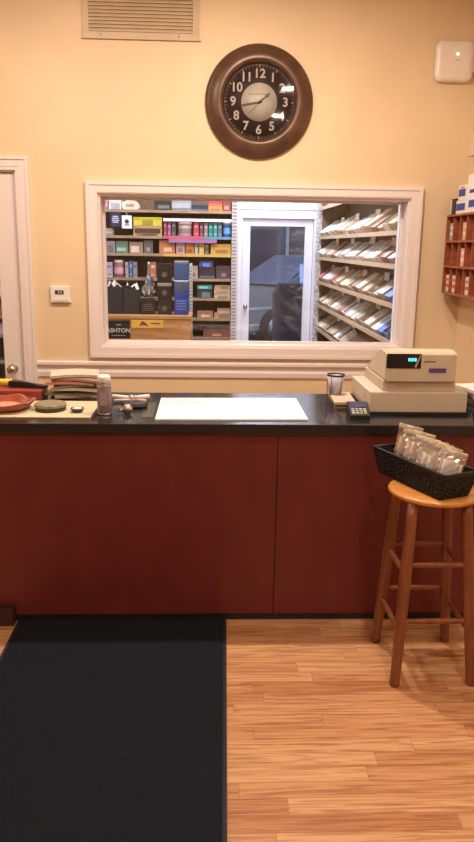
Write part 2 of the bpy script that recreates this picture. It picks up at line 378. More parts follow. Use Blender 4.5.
# ================================================================ stool and basket
def stool():
    cx, cy = .875, 2.65
    root = thing('bar_stool', (cx, cy, 0), 'round honey oak bar stool holding the black wicker basket', 'stool')
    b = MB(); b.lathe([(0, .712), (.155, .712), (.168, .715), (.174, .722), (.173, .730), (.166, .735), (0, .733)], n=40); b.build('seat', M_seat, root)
    def leg(sx, sy):
        foot = Vector((sx*.148, sy*.163, 0)); top = Vector((sx*.100-.010, sy*.104, .713))
        return foot, top
    L = {}
    for sx in (-1, 1):
        for sy in (-1, 1):
            f, t = leg(sx, sy); L[(sx, sy)] = (f, t)
            b = MB(); d = t-f
            q = d.to_track_quat('Z', 'Y').to_matrix().to_4x4(); Lh = d.length
            prof = [(0, 0), (.019, 0), (.0195, .01), (.021, Lh*.3), (.023, Lh*.6), (.021, Lh*.9), (.019, Lh), (0, Lh)]
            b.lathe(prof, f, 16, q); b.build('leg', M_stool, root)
    def at(k, z): f, t = L[k]; return f+(t-f)*(z/.713)
    for k1, k2, zs in (((-1,-1),(1,-1),(.255,.475)), ((-1,1),(1,1),(.255,.455)), ((-1,-1),(-1,1),(.21,.435)), ((1,-1),(1,1),(.21,.435))):
        for z in zs:
            a, c = at(k1, z), at(k2, z); m = (a+c)/2
            b = MB(); b.tube(a, m, .009, .0115, caps=False); b.tube(m, c, .0115, .009, caps=False); b.build('rung', M_stool, root)
stool()
def basket():
    M_w = mat('black_wicker', (.008, .006, .006), .5, n_scale=60, n_amt=.3)
    rz = math.atan2(.06, .145)
    root = thing('wicker_basket', (.84, 2.705, .7355), 'black rectangular wicker basket full of packets on the oak stool', 'basket', rz=rz)
    hw, hl, h = .078, .215, .10        # rim half sizes, tapering to the base
    def corner(t, z):
        s = .86+.14*t; return hw*s, hl*s
    b = MB(); b.box(-hw*.86, hw*.86, -hl*.86, hl*.86, 0, .004)
    b.build('basket_base', M_w, root)
    b = MB(); rows = 11
    for k in range(rows):            # woven strands: wavy tubes round the four sides
        t = (k+.5)/rows; z = .005+t*(h-.012); a, c = corner(t, z)
        per = []
        for (x0, y0, x1, y1) in ((-a, -c, a, -c), (a, -c, a, c), (a, c, -a, c), (-a, c, -a, -c)):
            Lg = math.hypot(x1-x0, y1-y0); n = max(4, int(Lg/.02)); nx, ny = (y1-y0)/Lg, -(x1-x0)/Lg
            for i in range(n):
                s = i/n; w_ = .0018*(1 if (i+k) % 2 else -1)
                per.append((x0+(x1-x0)*s+nx*w_, y0+(y1-y0)*s+ny*w_, z))
        per.append(per[0]); b.path(per, .0044, n=5)
    b.build('woven_wall', M_w, root)
    b = MB()
    for i in range(14):
        y = -hl+.015+(2*hl-.03)*i/13
        for sx in (-1, 1): b.tube((sx*hw*.86, y*.86, 0), (sx*hw, y, h-.006), .0032, n=5)
    for i in range(5):
        x = -hw+.015+(2*hw-.03)*i/4
        for sy in (-1, 1): b.tube((x*.86, sy*hl*.86, 0), (x, sy*hl, h-.006), .0032, n=5)
    b.build('stake', M_w, root)
    b = MB()
    for dz, rr in ((0, .0062), (-.008, .005)):
        pts = [(-hw, -hl, h+dz), (hw, -hl, h+dz), (hw, hl, h+dz), (-hw, hl, h+dz), (-hw, -hl, h+dz)]; b.path(pts, rr, n=8)
    b.build('rim', M_w, root)
    # clear packets standing in the basket
    cols = [((.70, .50, .30), 'tan'), ((.35, .12, .08), 'reddish brown'), ((.75, .60, .45), 'cream'), ((.30, .18, .12), 'dark brown'), ((.8, .74, .66), 'white'), ((.78, .70, .6), 'pale'), ((.45, .28, .18), 'brown'), ((.8, .72, .62), 'ivory')]
    film = clear('clear_film', (.93, .93, .93), .22, (1, 1, 1), .30)
    import mathutils
    Rz = Matrix.Rotation(rz, 4, 'Z')
    names = ['rearmost of the row', 'second from the back', 'third from the back', 'fourth from the back', 'fourth from the front', 'third from the front', 'second from the front', 'frontmost of the row']
    for i in range(8):
        y = .130-.0398*i
        loc = Vector((.84, 2.705, .7355)) + Rz.to_3x3() @ Vector((.004*(-1)**i-.004, y, .018))
        p = thing('cigar_packet', loc, 'clear plastic packet with %s contents in the black basket, %s' % (cols[i][1], names[i]), 'packet', 'clear packets in the basket', rz=math.radians([-14, -16, -13, -16, -14, -17, -15, -13][i]))
        p.rotation_euler[1] = .17
        hh = [.178, .165, .168, .158, .155, .155, .150, .145][i]; wd = .048
        tilt = .030
        b = MB()   # crimped pouch: pillow body narrowing to a flat top
        NX, NZ = 8, 12; rows_ = []
        for kz in range(NZ+1):
            t = kz/NZ; z = t*hh; th = .0105*math.sin(math.pi*min(1, t*1.1))**.6 if t < .9 else .0012
            rows_.append([(wd*(2*k/NX-1)*(.9+.1*abs(math.cos(t*3))), th*math.sqrt(max(0, 1-(2*k/NX-1)**2))+.0006+0.002*abs(math.sin(k*2.1+kz*1.7+i)), z+.006*math.sin(k*1.3+i)*(t > .9)) for k in range(NX+1)])
        for side in (1, -1):
            V = [[b.b.verts.new((x, side*abs(yv)+tilt*z/hh, z)) for x, yv, z in r] for r in rows_]
            b._new([b.b.faces.new([V[a][k], V[a][k+1], V[a+1][k+1], V[a+1][k]]) for a in range(NZ) for k in range(NX)])
        b.build('pouch', film, p)
        b = MB(); c1 = cmat(cols[i][0])
        b.use(c1)
        for k in range(4):
            x = -.030+.020*k; zt = hh*(.72+.05*math.sin(k*3+i))
            b.tube((x, 0, .004), (x+.002, tilt*.7, zt), .0068, n=8)
        b.use(mat('packet_label_white', (.82, .80, .76), .4, n_scale=8, n_amt=.05)); y1, y2 = tilt*.36-.010, tilt*.80-.010
        b.hexa([(-.026,y1,hh*.38),(.020,y1,hh*.36),(.020,y1+.001,hh*.36),(-.026,y1+.001,hh*.38),(-.024,y2,hh*.78),(.022,y2,hh*.76),(.022,y2+.001,hh*.76),(-.024,y2+.001,hh*.78)])
        b.build('packet_contents', None, p)
        b = MB(); b.hexa([(-wd,tilt-.002,hh*.93),(wd,tilt-.002,hh*.92),(wd,tilt+.002,hh*.92),(-wd,tilt+.002,hh*.93),(-wd,tilt-.002+.004,hh+.003),(wd,tilt-.002,hh),(wd,tilt+.002,hh),(-wd,tilt+.006,hh+.003)]); b.build('header_strip', cmat([(.80,.70,.55),(.78,.66,.5),(.8,.7,.5),(.82,.74,.62)][i % 4]), p)
basket()
# ================================================================ wall pieces
def clock():
    R = .33; root = thing('wall_clock', (.320, W, 2.476), 'large round brown wall clock with a dark numbered face', 'clock')
    bronze = mat('bronze_rim', (.115, .058, .032), .36, metal=.25, n_scale=9, n_amt=.35)
    X = Matrix.Rotation(math.pi/2, 4, 'X')
    b = MB(); b.lathe([(R-.02, 0), (R, .006), (R, .016), (R-.012, .028), (R-.022, .030), (R-.030, .036), (R-.060, .052), (R-.085, .058), (R-.100, .054), (R-.108, .040), (R-.112, .018)], n=72, M=X)
    b.build('rim', bronze, root)
    b = MB(); b.lathe([(0, .006), (R-.022, .006), (R-.021, .0)], n=64, M=X); b.build('backing', bronze, root)
    b = MB(); b.lathe([(0, .019), (.221, .019), (.221, .010)], n=64, M=X); face = b.build('face', mat('clock_face_brown', (.035, .018, .018), .5, n_scale=9, n_amt=.2), root)
    b = MB(); b.lathe([(0, .0205), (.110, .0205), (.110, .019)], n=48, M=X); b.build('centre_disc', mat('clock_disc_cream', (.52, .46, .38), .5, n_scale=14, n_amt=.12), face)
    dm = mat('clock_print', (.46, .38, .31), .5, n_scale=14, n_amt=.1)
    for n in range(1, 13):
        a = math.radians(90-30*n); rr = .160
        text_obj('numeral', str(n), .072, dm, face, Matrix.Translation((rr*math.cos(a), -.0208, rr*math.sin(a))) @ FRONT, bold=.0016)
    b = MB()
    for k in range(60):
        a = math.radians(6*k); r0, r1 = (.198, .207) if k % 5 else (.196, .210); wv = .0008 if k % 5 else .0022
        c, s = math.cos(a), math.sin(a)
        p = [(r0*c-wv*s, r0*s+wv*c), (r0*c+wv*s, r0*s-wv*c), (r1*c+wv*s, r1*s-wv*c), (r1*c-wv*s, r1*s+wv*c)]
        b.prism([(x, z) for x, z in p], -.0205, -.019, 'y')
    b.lathe([(.2115, .019), (.2115, .0208), (.2128, .0208), (.2128, .019)], n=64, M=X)
    b.build('minute_track', dm, face)
    gm = mat('clock_script_grey', (.22, .19, .17), .5, n_scale=9, n_amt=.1)
    b = MB()      # faint worn script across the disc
    b.prism([(-.066, .040), (.0, .044), (.062, .041), (.064, .047), (.0, .050), (-.064, .046)], -.0212, -.0204, 'y')
    b.build('faded_print', gm, face)
    hm = mat('hand_black', (.012, .010, .010), .35, n_scale=9, n_amt=.1)
    def hand(name, deg, L, tail, wd, y, sp=False):
        a = math.radians(90-deg); c, s = math.cos(a), math.sin(a)
        if sp: pr = [(-tail, -wd), (-tail, wd), (L*.55, wd*.8), (L*.66, wd*2.6), (L*.8, wd*2.2), (L, 0), (L*.8, -wd*2.2), (L*.66, -wd*2.6), (L*.55, -wd*.8)]
        else: pr = [(-tail, -wd), (-tail, wd), (L*.7, wd*1.3), (L, wd*.3), (L, -wd*.3), (L*.7, -wd*1.3)]
        b = MB(); b.prism([(u*c-v*s, u*s+v*c) for u, v in pr], y-.0012, y, 'y'); b.build(name, hm, root)
    hand('hour_hand', 51, .085, .012, .0035, -.026, True)
    hand('minute_hand', 260, .118, .02, .003, -.029)
    hand('second_hand', 223, .10, .03, .0009, -.031)
    b = MB(); b.lathe([(0, .0205), (.007, .0205), (.007, .033), (0, .034)], n=16, M=X); b.build('hand_hub', hm, root)
    b = MB(); b.lathe([(.222, .0345), (.15, .0347), (.07, .0349), (0, .035)], n=48, M=X); b.build('lens', clear('clock_lens', (1, 1, 1), .03), root)
clock()
def vent():
    root = thing('wall_vent', (-.393, W, 2.815), 'beige louvred air vent high on the wall left of the clock', 'vent')
    m = mat('vent_beige', (.60, .46, .30), .45, n_scale=10, n_amt=.06)
    b = MB(); hw = .345
    b.box(-hw, hw, -.012, 0, 0, .034, .002); b.box(-hw, hw, -.012, 0, .291, .325, .002); b.box(-hw, -hw+.036, -.012, 0, .034, .291); b.box(hw-.036, hw, -.012, 0, .034, .291)
    b.box(-hw-.008, hw+.012, -.018, 0, -.006, .0)
    b.build('frame', m, root)
    b = MB()
    for k in range(13):
        z = .036+.0198*k
        b.hexa([(-.309,-.012,z),(.309,-.012,z),(.309,-.003,z+.007),(-.309,-.003,z+.007),(-.309,-.012,z+.005),(.309,-.012,z+.005),(.309,-.003,z+.0185),(-.309,-.003,z+.0185)])
    b.build('louvres', m, root)
    b = MB(); b.box(-.309, .309, -.003, -.001, .034, .291); b.build('backing', mat('vent_dark', (.30, .19, .10), .8, n_scale=10, n_amt=.1), root)
    for x in (-.235, .225):
        b = MB(); b.lathe([(0, .012), (.007, .012), (.006, .015), (0, .016)], (x, 0, .017), 12, Matrix.Rotation(math.pi/2, 4, 'X')); b.build('screw', M_metal, root)
vent()
def thermostat():
    root = thing('thermostat', (-.927, W, 1.25), 'small white thermostat on the wall between the door and window', 'thermostat')
    b = MB(); b.box(-.062, .062, -.024, 0, 0, .105, .006); b.box(-.066, .066, -.008, 0, -.004, .03, .003); b.build('body', M_white, root)
    b = MB(); b.box(-.034, .022, -.0255, -.023, .052, .078); b.build('display', mat('lcd_grey', (.05, .06, .05), .2, n_scale=9, n_amt=.2), root)
    b = MB(); b.box(-.014, -.006, -.0262, -.0255, .057, .073); b.box(.002, .010, -.0262, -.0255, .057, .073); b.build('display_digits', cmat((.45, .45, .38)), root)
    b = MB(); b.box(-.05, .05, -.0268, -.022, .006, .026, .002); b.build('flap', mat('flap_cream', (.75, .68, .60), .4, n_scale=9, n_amt=.05), root)
thermostat()
def alarm():
    root = thing('wall_sensor', (1.503, W, 2.615), 'square white rounded wireless unit high on the wall, top right', 'sensor')
    b = MB(); poly = []
    h, r = .117, .038
    for cx, cz, a0 in ((h-r, -h+r, -90), (h-r, h-r, 0), (-h+r, h-r, 90), (-h+r, -h+r, 180)):
        for k in range(7): a = math.radians(a0+15*k); poly.append((cx+r*math.cos(a), cz+r*math.sin(a)+h))
    def sc(f): return [((x)*f, (z-h)*f+h) for x, z in poly]
    rings = [(1.0, 0), (1.0, -.022), (.975, -.034), (.90, -.043), (.72, -.048)]
    V = [[b.b.verts.new((x, y, z)) for x, z in sc(f)] for f, y in rings]
    n = len(poly); b._new([b.b.faces.new([A[i], A[(i+1) % n], B[(i+1) % n], B[i]]) for A, B in zip(V, V[1:]) for i in range(n)], True); b._new([b.b.faces.new(V[-1]), b.b.faces.new(V[0][::-1])])
    b.build('housing', mat('sensor_white', (.84, .76, .68), .32, n_scale=9, n_amt=.03), root)
    b = MB(); b.lathe([(0, .047), (.007, .047), (.006, .051), (0, .052)], (.012, 0, .155), 16, Matrix.Rotation(math.pi/2, 4, 'X'))
    b.build('status_light', mat('led_on', (.7, .9, .7), .3, n_scale=9, n_amt=.02, emit=((.8, 1, .75), 3)), root)
    b = MB(); b.box(.0, .03, -.0492, -.047, .117, .122); b.build('emblem', cmat((.55, .4, .35)), root)
    b = MB(); b.box(.112, .150, -.03, 0, .06, .19, .004); b.build('side_box', mat('sensor_cream', (.74, .62, .48), .4, n_scale=9, n_amt=.05), root)
alarm()
def wall_box():
    root = thing('wall_box', (XR, 4.66, 2.175), 'small beige box fixed to the right wall above the cherry rack', 'box')
    b = MB(); b.box(-.055, 0, -.12, .08, 0, .095, .005); b.build('body', mat('beige_box', (.72, .60, .42), .45, n_scale=9, n_amt=.05), root)
    b = MB(); b.box(-.058, -.055, -.10, -.03, .035, .06); b.build('grille', cmat((.4, .32, .22)), root)
wall_box()
def pigeon_rack():
    y0, y1 = 3.95, 4.815; xf = 1.53; zs = [1.35, 1.515, 1.668, 1.825]
    root = thing('pigeonhole_rack', (XR, (y0+y1)/2, 1.35), 'cherry wood pigeonhole rack hung on the right wall', 'rack'); yc = (y0+y1)/2
    L = lambda b, name, m: b.build(name, m, root)
    def loc(b, xa, xb, ya, yb, za, zb): b.box(xa-XR, xb-XR, ya-yc, yb-yc, za-1.35, zb-1.35)
    b = MB(); loc(b, XR-.008, XR, y0, y1, 1.35, 1.825); L(b, 'back_panel', M_redwood)
    b = MB(); loc(b, xf, XR-.008, y1-.012, y1, 1.345, 1.83); L(b, 'side_panel', M_redwood)
    b = MB(); loc(b, xf, XR-.008, y0, y0+.012, 1.345, 1.83); L(b, 'side_panel', M_redwood)
    for z in zs:
        b = MB(); loc(b, xf-.004, XR-.008, y0+.012, y1-.012, z-.006, z+.006); L(b, 'shelf', M_redwood)
    n = 7; dy = (y1-y0-.024)/n
    for r in range(3):
        for k in range(1, n):
            b = MB(); y = y0+.012+dy*k; loc(b, xf+.002, XR-.008, y-.004, y+.004, zs[r]+.006, zs[r+1]-.006); L(b, 'divider', M_redwood)
    # boxes standing in the holes
    k = 0
    for r, c, col, col2, lab in ((2, 6, (.35,.45,.45), (.7,.75,.72), 'pale green pack in the upper row of the cherry rack, nearest the corner'),
                           (2, 4, (.62,.45,.25), (.75,.6,.4), 'tan pack in the upper row of the cherry rack'),
                           (1, 4, (.75,.5,.42), (.85,.75,.68), 'pinkish pack in the middle row of the cherry rack'),
                           (0, 6, (.78,.66,.6), (.6,.08,.08), 'white pack with red print in the bottom row, nearest the corner'),
                           (0, 5, (.75,.62,.55), (.55,.12,.1), 'white pack with red print in the bottom row, second from the corner'),
                           (0, 3, (.72,.6,.52), (.45,.15,.12), 'cream pack in the bottom row, fourth from the corner')):
        yk = y0+.012+dy*(c+.5); p = thing('cigar_pack', (xf+.048, yk, zs[r]+.0065), lab, 'pack', 'packs in the cherry rack')
        b = MB(); b.box(-.035, .035, -.035, .035, 0, .105, .003); b.build('pack_body', cmat(col), p)
        b = MB(); b.box(-.0365, -.035, -.028, .028, .03, .05); b.box(-.0365, -.035, -.02, .02, .07, .085); b.build('print_band', cmat(col2), p)
    # boxes on top of the rack
    zt = zs[3]+.0065
    p = thing('cigar_pack', (1.59, 4.745, zt), 'black and white box standing on the rack end nearest the corner', 'box'); b = MB(); b.box(-.05, .05, -.045, .045, 0, .095, .002); b.build('box_body', cmat((.02, .02, .025)), p)
    b = MB(); b.box(-.0515, -.0505, .02, .043, 0.004, .092); b.build('white_edge', cmat((.7, .62, .58)), p)
    blue, white = cmat((.03, .06, .34)), mat('pack_white', (.85, .84, .84), .35, n_scale=8, n_amt=.03)
    p = thing('pack_carton', (1.59, 4.60, zt), 'blue and white carton standing on the cherry rack beside the black box', 'carton'); b = MB(); b.box(-.05, .05, -.085, .085, 0, .08, .002); b.build('carton_body', white, p)
    b = MB(); b.box(-.0515, -.0505, -.075, .075, .02, .06); b.build('blue_panel', blue, p)
    p = thing('pack_carton', (1.59, 4.60, zt+.081), 'blue and white carton stacked on its twin on the cherry rack', 'carton'); b = MB(); b.box(-.05, .05, -.075, .06, 0, .085, .002); b.build('carton_body', white, p)
    b = MB(); b.box(-.0515, -.0505, -.065, .05, .02, .062); b.build('blue_panel', blue, p)
    b = MB(); b.box(-.0515, -.0505, -.04, .03, .068, .074); b.build('red_stripe', cmat((.5, .04, .05)), p)
    p = thing('pack_carton', (1.59, 4.40, zt), 'tall white carton with blue lines at the right edge on the cherry rack', 'carton'); b = MB(); b.box(-.05, .05, -.09, .105, 0, .215, .003); b.build('carton_body', white, p)
    b = MB(); b.box(-.0515, -.0505, -.08, .06, .03, .07); b.box(-.0515, -.0505, -.08, .06, .11, .13); b.build('blue_panel', blue, p)
pigeon_rack()
# ================================================================ on the counter
Z = .9005
def register():
    root = thing('cash_register', (.945, 3.385, Z), 'beige cash register with a small dark customer display on the counter', 'cash register')
    P_ = M_plastic
    b = MB(); b.box(-.218, .218, -.213, .213, .012, .104, .006); b.build('drawer_base', P_, root)
    b = MB(); b.box(-.222, .222, -.219, .215, 0, .012); b.build('base_plinth', M_black, root)
    b = MB(); b.box(-.160, .165, -.195, .19, .104, .152, .004); b.build('neck', mat('beige_plastic_dark', (.54, .45, .35), .5, n_scale=12, n_amt=.06), root)
    # head: front face towards the shopper, top rounds over then slopes down to the keys
    pr = [(-.212, .152), (-.214, .270), (-.206, .280), (-.192, .285), (-.13, .286), (-.09, .276), (.15, .175), (.17, .152)]
    b = MB(); b.prism(pr, -.156, .158, 'x')
    bmesh.ops.bevel(b.b, geom=[e for e in b.b.edges if abs(e.verts[0].co.x-e.verts[1].co.x) < .001], offset=.008, segments=3, affect='EDGES')
    b.build('head', P_, root)
    b = MB()     # key bed behind, seen from the staff side
    for i in range(6):
        for j in range(4):
            y = -.06+.05*j; zz = .276-(y+.09)*.101/.24+.002
            b.box(-.14+.046*i, -.105+.046*i, y, y+.034, zz-.016, zz+.004, .002)
    b.build('keys', mat('key_grey', (.25, .24, .22), .5, n_scale=9, n_amt=.1), root)
    b = MB(); b.box(-.154, -.002, -.2165, -.2125, .210, .274, .001); d = b.build('display', M_screen, root)
    lcd = mat('cyan_digits', (.05, .5, .6), .3, n_scale=9, n_amt=.02, emit=((.10, .75, .95), 1.3))
    for i, ch in enumerate('000'):
        text_obj('digit', ch, .020, lcd, d, Matrix.Translation((-.055+.013*i, -.2172, .248)) @ FRONT, bold=.0008)
    b = MB(); b.hexa([(-.032,-.2172,.215),(-.022,-.2172,.215),(-.022,-.2166,.215),(-.032,-.2166,.215),(-.010,-.2172,.268),(-.004,-.2172,.268),(-.004,-.2166,.268),(-.010,-.2166,.268)]); b.build('screen_strip', cmat((.5, .28, .22)), d)  # slanted reddish strip across the display
    b = MB(); b.box(.012, .062, -.2152, -.2138, .238, .243); b.build('nameplate', cmat((.22, .16, .1)), root)
    b = MB(); b.box(.035, .112, -.2152, -.2136, .192, .211); b.build('purple_badge', cmat((.12, .06, .25)), root)
    b = MB(); b.box(-.140, -.01, -.1965, -.195, .116, .142); b.build('worn_label', cmat((.50, .36, .26)), root)
    b = MB(); b.box(-.2195, -.218, -.12, -.07, .06, .075); b.build('lock', M_metal, root)
register()
def small_right():
    # cup on a beige box, in a clear holder; card terminal
    root = thing('receipt_box', (.652, 3.44, Z), 'low beige cardboard box under the dark rimmed cup', 'box', rz=-.05)
    b = MB(); b.box(-.05, .05, -.13, .12, 0, .028, .002); b.build('box_body', mat('card_beige', (.62, .47, .34), .6, n_scale=14, n_amt=.1), root)
    b = MB(); b.box(-.046, .046, -.132, -.129, .006, .016); b.build('box_slot', cmat((.1, .06, .04)), root)
    root = thing('drinking_cup', (.630, 3.50, Z+.0285), 'translucent grey cup with a dark rim standing on the beige box', 'cup')
    b = MB(); b.lathe([(0, 0), (.029, 0), (.041, .094), (.039, .094), (.0275, .004), (0, .004)], n=28); b.build('cup_wall', mat('frosted_cup', (.50, .47, .55), .3, n_scale=9, n_amt=.06), root)
    b = MB(); b.lathe([(.0385, .090), (.0425, .090), (.0435, .098), (.0385, .098), (.0385, .090)], n=28); b.build('rim', M_black, root)
    b = MB(); b.lathe([(0, .078), (.037, .078)], n=28); b.build('cup_contents', cmat((.7, .62, .55)), root)
    b = MB()
    for a in (.6, 2.4, 4.0, 5.4): b.tube((.0295*math.cos(a), .0295*math.sin(a), 0), (.0415*math.cos(a), .0415*math.sin(a), .092), .0012, n=6)
    b.build('rib', M_black, root)
    root = thing('card_terminal', (.675, 3.165, Z), 'small black card terminal with pale keys left of the cash register', 'card terminal', rz=-.08)
    b = MB(); b.prism([(-.085, 0), (.085, 0), (.085, .045), (.05, .048), (-.085, .018)], -.042, .042, 'x'); b.build('body', M_black, root)
    def on(y): return .018+(y+.085)*.030/.135
    b = MB(); b.hexa([(-.034,-.005,on(-.005)),(.034,-.005,on(-.005)),(.034,.04,on(.04)),(-.034,.04,on(.04)),(-.034,-.005,on(-.005)+.002),(.034,-.005,on(-.005)+.002),(.034,.04,on(.04)+.002),(-.034,.04,on(.04)+.002)])
    b.build('display', mat('navy_display', (.03, .04, .16), .2, n_scale=9, n_amt=.1), root)
    for j in range(3):
        for i in range(4):
            y = -.072+.021*j; x = -.033+.017*i
            b = MB(); b.box(x, x+.013, y, y+.014, on(y)-.001, on(y)+.005, .001); b.build('key', cmat([(.6, .58, .5), (.55, .56, .52), (.35, .5, .35), (.6, .5, .4)][(i+j) % 4]), root)
    root = thing('acrylic_stand', (.590, 3.30, Z), 'clear acrylic stand left of the beige box on the counter', 'stand')
    ac = clear('acrylic', (.9, .9, .9), .05)
    b = MB(); b.box(-.002, .002, -.17, .17, 0, .004); b.box(-.002, .002, -.004, .21, .004, .022); b.build('panel', ac, root)
    b = MB(); b.tube((0, .2, .004), (0, .2, .10), .0022, n=8); b.tube((0, -.17, .003), (0, .2, .003), .002, n=8); b.build('edge_strip', cmat((.06, .04, .04)), root)
    # printed matter right of the register
    z = Z
    for i, (c, lab, dx, rz) in enumerate((((.10, .07, .06), 'dark folder at the bottom of the paper pile right of the register', 0, .1), ((.78, .68, .55), 'cream magazine in the middle of the pile right of the register', .01, -.12), ((.82, .76, .70), 'white magazine on top of the pile right of the register', -.01, .2))):
        root = thing('magazine', (1.38+dx, 3.42, z), lab, 'magazine', rz=rz)
        h = (.03, .022, .018)[i]; b = MB(); b.box(-.12, .12, -.15, .15, 0, h, .006); b.build('pages', cmat(c), root)
        b = MB(); b.box(-.121, .121, -.151, .151, h, h+.0015); b.build('cover', cmat(tuple(min(1, v*1.08) for v in c)), root); z += h+.002
    root = thing('cable_coil', (1.24, 3.20, Z), 'dark tangled cable beside the right end of the cash register', 'cable')
    b = MB(); pts = [(.035*math.cos(t*.7)*(1-.02*t), .05*math.sin(t*.7), .004+.0022*t) for t in range(26)]; b.path(pts, .0035, n=6); b.build('cord', M_black, root)
    b = MB(); b.box(-.015, .02, -.03, .0, .0, .022, .003); b.build('plug', cmat((.35, .36, .33)), root)
small_right()
def blotter():
    root = thing('desk_pad', (.115, 3.27, Z), 'large bright white paper desk pad in the middle of the counter', 'desk pad')
    b = MB(); b.hexa([(-.325,-.226,0),(.325,-.214,0),(.325,.236,0),(-.325,.220,0),(-.325,-.226,.006),(.325,-.214,.006),(.325,.236,.006),(-.325,.220,.006)]); b.build('paper_pad', M_paper, root)
    b = MB(); b.box(-.30, .02, .02, .024, .006, .0066); b.box(-.30, -.02, .12, .124, .006, .0066); b.build('ruled_lines', cmat((.55, .55, .66)), root)
    b = MB(); b.box(-.31, .02, .05, .205, .006, .0064); b.build('heading_panel', cmat((.66, .64, .74)), root)
blotter()
def small_left():
    root = thing('counter_mat', (-.72, 3.235, Z), 'cream board lying flat under the ashtray and the round tin', 'mat')
    b = MB(); b.box(-.26, .235, -.165, .17, 0, .006, .002); b.build('board', mat('cream_board', (.66, .58, .38), .5, n_scale=9, n_amt=.06), root)
    zc = Z+.0065
    # orange-red ashtray with a scalloped rim
    root = thing('ashtray', (-.885, 3.225, zc), 'orange red ashtray with a wavy rim at the left end of the counter', 'ashtray')
    b = MB()
    def wob(k, a, r, z):
        if k in (3, 4, 5): return r*(1+.05*math.sin(6*a)), z+.004*math.sin(6*a)
        return r, z
    b.lathe([(0, 0), (.085, 0), (.110, .012), (.132, .034), (.128, .040), (.112, .036), (.085, .014), (0, .010)], n=60, wob=wob)
    b.build('bowl', mat('orange_red_glaze', (.42, .075, .035), .22, n_scale=12, n_amt=.4, coat=.4), root)
    b = MB(); b.lathe([(0, .011), (.06, .0112), (.075, .017), (.05, .021), (0, .020)], n=20); b.build('ash', cmat((.62, .30, .2)), root)
    # red box with black tool on top
    root = thing('cigar_box', (-.90, 3.49, Z), 'flat red box under the yellow handled tool on the counter', 'box')
    b = MB(); b.box(-.14, .135, -.075, .085, 0, .036, .002); b.build('tray', mat('box_red', (.33, .05, .045), .4, n_scale=9, n_amt=.15), root)
    b = MB(); b.box(-.143, .138, -.078, .088, .037, .050, .002); b.build('lid', mat('box_red_lid', (.38, .06, .05), .4, n_scale=9, n_amt=.15), root)
    root = thing('hand_tool', (-.87, 3.50, Z+.051), 'black hand tool with a yellow grip lying on the red box', 'tool', rz=-.12)
    b = MB(); b.prism([(-.06, .010), (-.055, .032), (-.01, .030), (.06, .018), (.118, .010), (.118, .002), (.03, .0), (-.05, .0)], -.022, .022, 'y'); b.build('tool_body', cmat((.012, .012, .012)), root)
    b = MB(); b.tube((-.15, .0, .022), (-.05, 0, .02), .015, .019); b.build('grip', cmat((.68, .50, .03)), root)
    b = MB(); b.tube((0, -.012, .033), (.12, -.012, .016), .006, .004); b.build('grey_rod', cmat((.3, .28, .3)), root)
    # round tin
    root = thing('round_tin', (-.678, 3.21, zc), 'flat round olive grey tin on the cream board', 'tin')
    b = MB(); b.lathe([(0, 0), (.064, 0), (.066, .004), (.066, .016), (0, .016)], n=40); b.build('tin_base', mat('tin_dark', (.09, .075, .05), .4, metal=.4, n_scale=20, n_amt=.2), root)
    b = MB(); b.lathe([(0, .016), (.069, .016), (.069, .028), (.064, .032), (.060, .030), (0, .031)], n=40); b.build('tin_lid', mat('tin_olive', (.30, .27, .18), .4, metal=.3, n_scale=40, n_amt=.3), root)
    # little bowl
    root = thing('small_bowl', (-.555, 3.17, zc), 'tiny dark bowl with a white filling on the cream board', 'bowl')
    b = MB(); b.lathe([(0, 0), (.02, 0), (.031, .016), (.028, .018), (.018, .006), (0, .005)], n=24); b.build('bowl_wall', cmat((.05, .06, .04)), root)
    b = MB(); b.lathe([(0, .022), (.015, .020), (.026, .013), (0, .012)], n=20); b.build('bowl_filling', cmat((.75, .72, .66)), root)
    # aerosol-like canister
    root = thing('canister', (-.435, 3.155, Z), 'tall mauve grey canister with a white cap standing on the counter', 'canister')
    b = MB(); b.lathe([(0, 0), (.029, 0), (.031, .004), (.031, .132), (.028, .140), (.024, .142), (0, .142)], n=28); b.build('can_body', mat('mauve_can', (.26, .19, .22), .35, n_scale=10, n_amt=.2), root)
    b = MB(); b.lathe([(.0315, .0), (.0325, .001), (.0325, .008), (.0315, .009)], n=28); b.lathe([(.0312, .124), (.032, .125), (.032, .13), (.0312, .131)], n=28); b.build('seam_ring', M_metal, root)
    b = MB(); b.lathe([(.026, .142), (.0285, .144), (.0285, .163), (.025, .172), (0, .173)], n=28); b.build('cap', M_white, root)
    b = MB(); b.box(-.016, .016, -.0322, -.030, .045, .10); b.build('can_label', cmat((.38, .30, .33)), root)
    # magazines
    cols = [((.06, .04, .04), 'dark brown'), ((.62, .50, .38), 'tan'), ((.12, .08, .06), 'brown'), ((.75, .66, .54), 'cream'), ((.18, .14, .12), 'grey brown'), ((.60, .20, .16), 'salmon'), ((.40, .28, .2), 'beige brown'), ((.74, .56, .44), 'pale peach')]
    names = ['bottom of the pile left of the canister', 'second from the bottom', 'third from the bottom', 'fourth from the bottom', 'fourth from the top', 'third from the top', 'second from the top', 'topmost of the pile left of the canister']
    z = Z
    for i, (c, nm) in enumerate(cols):
        h = .0085+.002*(i % 2)
        root = thing('magazine', (-.615+.02*math.sin(i*2.3), 3.535+.01*math.cos(i*1.7), z), '%s folded magazine, %s' % (nm, names[i]), 'magazine', rz=(.10+.02*i)*math.sin(i*1.9))
        b = MB(); n = 8; top = []; bot = []
        for k in range(n+1):
            x = -.115+.225*k/n; bow = .007*math.sin(math.pi*k/n)*(i > 2)
            top.append((x, h+bow)); bot.append((x, bow*.9))
        b.prism(bot+top[::-1], -.085, .085, 'y'); b.build('pages', cmat(tuple(min(1, v*.75+.10) for v in c)), root)
